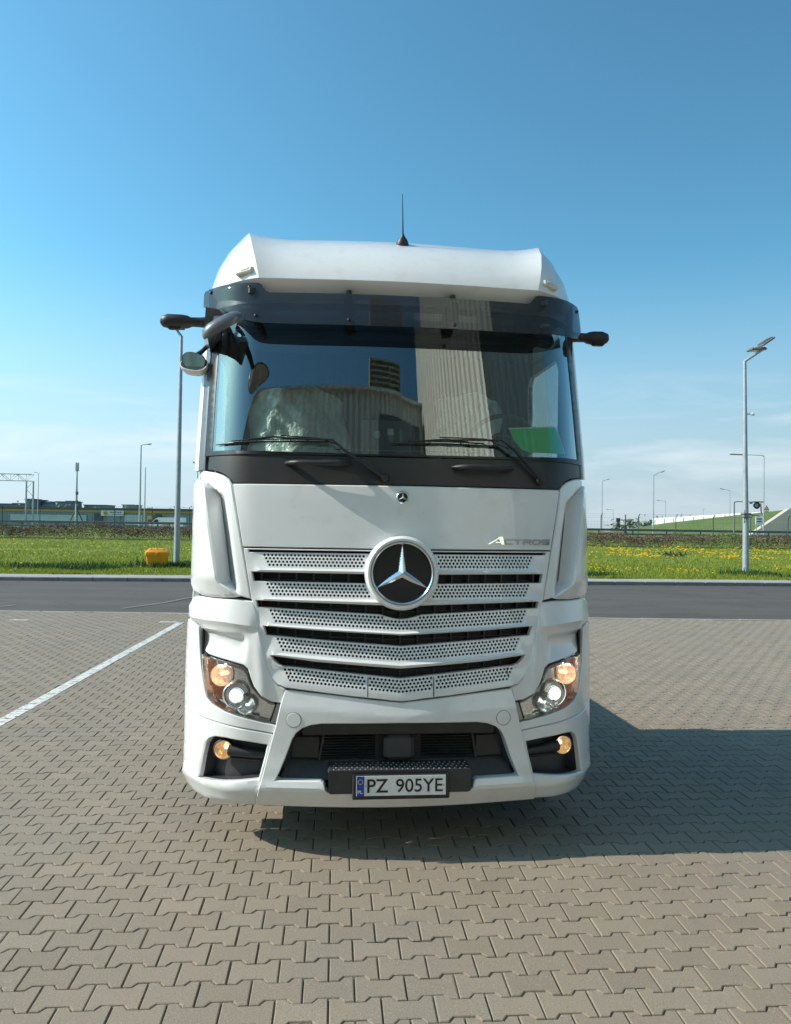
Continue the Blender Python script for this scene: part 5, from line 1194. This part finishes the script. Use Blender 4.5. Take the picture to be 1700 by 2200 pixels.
for s in (-1, 1):
    MB().box((s*1.185, .76, 2.5), (.03, .18, 1.6)).box((s*1.185, 1.99, 2.5), (.03, .70, 1.6)).box((s*1.185, 1.3, 1.66), (.03, 1.2, .86)).build('door_lining', M['interior'], IN)
# sleeper curtain and bunk at the back
m = MB(); v = []; 
for i in range(121): x = -1.15+2.3*i/120; y = 1.92+.022*math.sin(i*1.15); v += [(x, y, 1.5), (x, y, 3.2)]
m._a(v, [(2*i, 2*i+2, 2*i+3, 2*i+1) for i in range(120)]); m.build('curtain', mat('curtain_cloth', (.085, .088, .085), .9, noise=(6, (.07, .07, .07), .4, .7)), IN)
# overhead shelf and rolled blind behind the top of the windscreen
m = MB(); m.box((0, .90, 3.12), (1.95, .50, .22), bev=.03); m.build('overhead_shelf', M['interior'], IN)
P('roller_blind', [(-1.05, 3.02), (-1.02, 3.12), (1.04, 3.12), (1.08, 3.02), (0, 2.995)], M['interior'], IN, frontd(-.045), thick=.02, step=.08)
P('blind_cassette', [(-1.00, 2.972), (-1.06, 3.018), (0, 2.993), (1.09, 3.018), (1.04, 2.972), (0, 2.942)], mat('blind_brown', (.075, .062, .030), .7, noise=(3, (.05, .06, .02), .4, .7)), IN, frontd(-.055), thick=.03, step=.08)
# dashboard
m = MB(); prof = [(.28, 2.16), (.34, 2.175), (.55, 2.19), (.75, 2.18), (.86, 2.12), (.90, 1.95), (.88, 1.5), (.4, 1.5)]
m.prism(prof, lambda y, z: (-1.12, y+(.26), z), lambda y, z: (1.14, y+(.26), z)); 
m.build('dashboard', M['interior'], IN, 50)
m = MB(); m.prism([(.62, 2.18), (.66, 2.27), (.85, 2.28), (.95, 2.15)], lambda y, z: (.62, y, z), lambda y, z: (1.08, y, z)); m.build('instrument_hood', M['interior'], IN, 50)
m = MB(); m.prism([(.56, 2.17), (.60, 2.215), (.86, 2.21), (.9, 2.17)], lambda y, z: (-.30, y, z), lambda y, z: (.36, y, z)); m.build('dash_tray', M['interior'], IN, 50)
MB().box((0, .60, 2.285), (1.1, .004, .007)).build('dash_edge_highlight', M['beige'], IN)
bx = MB().box((-.02, .90, 2.40), (.34, .05, .27), bev=.02).build('centre_box', M['darkgrey'], IN)
MB().lathe([(.026, 0), (0, .003)], (-.09, .873, 2.42), (0, -1, 0), 20).build('box_sticker', mat('sticker_grey', (.25, .26, .26), .6), bx)
MB().box((.0, .873, 2.44), (.042, .004, .042)).build('box_label', mat('label_grey', (.22, .23, .25), .6), bx)
# steering wheel
def torus(mb, c, n_, R_, r_, N=40, k=8):
    n_ = Vector(n_).normalized(); u = Vector((1, 0, 0)); u = (u-n_*u.dot(n_)).normalized(); w = n_.cross(u); c = Vector(c)
    pts = [c+(u*math.cos(a)+w*math.sin(a))*R_ for a in np.linspace(0, 2*math.pi, N+1)]; mb.tube(pts, r_, k, cap=False)
    return u, w
m = MB(); c = Vector((.82, 1.12, 2.41)); n_ = Vector((0, .75, .66)); u, w = torus(m, c, n_, .235, .017)
m.lathe([(.085, -.03), (.08, .02), (0, .025)], c, n_, 20)
for a in (0, 180, 270): m.tube([c, c+(u*math.cos(rad(a))+w*math.sin(rad(a)))*.23], .016, 6)
m.tube([c, c+Vector((0, -.12, -.45))], .04, 8); m.build('steering_wheel', M['interior'], IN, 50)
# seats under plastic film
for s, sx in ((-1, -.66), (1, .70)):
    SE = MB().box((sx, 1.45, 1.75), (.52, .55, .18), bev=.06).build('seat', M['interior'], IN, 40)
    MB().box((sx, 1.72, 2.22), (.50, .16, .80), rot=Matrix.Rotation(rad(-8), 3, 'X'), bev=.06).box((sx, 1.78, 2.70), (.28, .12, .22), rot=Matrix.Rotation(rad(-8), 3, 'X'), bev=.05).build('seat_backrest', M['interior'], SE, 40)
    MB().box((sx, 1.45, 1.45), (.4, .4, .45), bev=.04).build('seat_base', M['interior'], SE)
    rng = np.random.default_rng(4+s); w0, w1 = (.84, .72) if s < 0 else (.62, .52)
    N1, N2 = 26, 22; vv = []
    for i in range(N1+1):
        for j in range(N2+1):
            u = i/N1-.5; v_ = j/N2; wd = w0*(1-v_)+w1*v_; z = 2.20+.64*v_-.05*abs(2*u)**3*v_
            y = 1.56+.22*abs(2*u)**2*1.0+.02*math.sin(9*u+7*v_+s)+.018*math.sin(17*u*(.4+v_)-5*v_)+.012*math.sin(31*u+23*v_)+rng.normal(0, .004)
            vv.append((sx+.01+u*wd+.02*math.sin(8*v_+s*2), y, z+.015*math.sin(12*u+s)))
    ff = [(i*(N2+1)+j, (i+1)*(N2+1)+j, (i+1)*(N2+1)+j+1, i*(N2+1)+j+1) for i in range(N1) for j in range(N2)]
    add('plastic_cover', vv, ff, M['film'], SE, smooth=60)
# green sheet leaning in the windscreen, right side: a thing of its own
tq = [(.685, 2.405), (1.000, 2.438), (1.052, 2.268), (.752, 2.258)]
def pm_(x, z, o=0): return (x, D(x, z)+.030+.25*0+.06*(z-2.25)-o, z)
gp = empty('green_sheet', (0, 0, 0)); 
GT = P('green_sheet', [(.672, 2.402), (.99, 2.428), (1.045, 2.262), (.79, 2.258), (.745, 2.275), (.70, 2.33)], M['paper'], None, pm_, thick=.0015, r=.0004, step=.05)
bpy.data.objects.remove(gp); GT.name = 'green_sheet'
GT.matrix_world = Matrix.Translation((.0432, 4.186, .072)) @ Matrix.Rotation(math.atan(.10), 4, 'Z') @ Matrix.Scale(.96, 4)
tag(GT, 'bright green paper sheet lying behind the windscreen above the right wiper', 'paper')
P('sheet_edge', [(.670, 2.402), (.992, 2.428), (.995, 2.436), (.668, 2.410)], M['paperedge'], GT, pm_, thick=.0015, r=.0003, step=.05)
P('sheet_edge', [(.993, 2.43), (1.048, 2.262), (1.052, 2.263), (.998, 2.434)], M['paperedge'], GT, pm_, thick=.0015, r=.0003, step=.05)
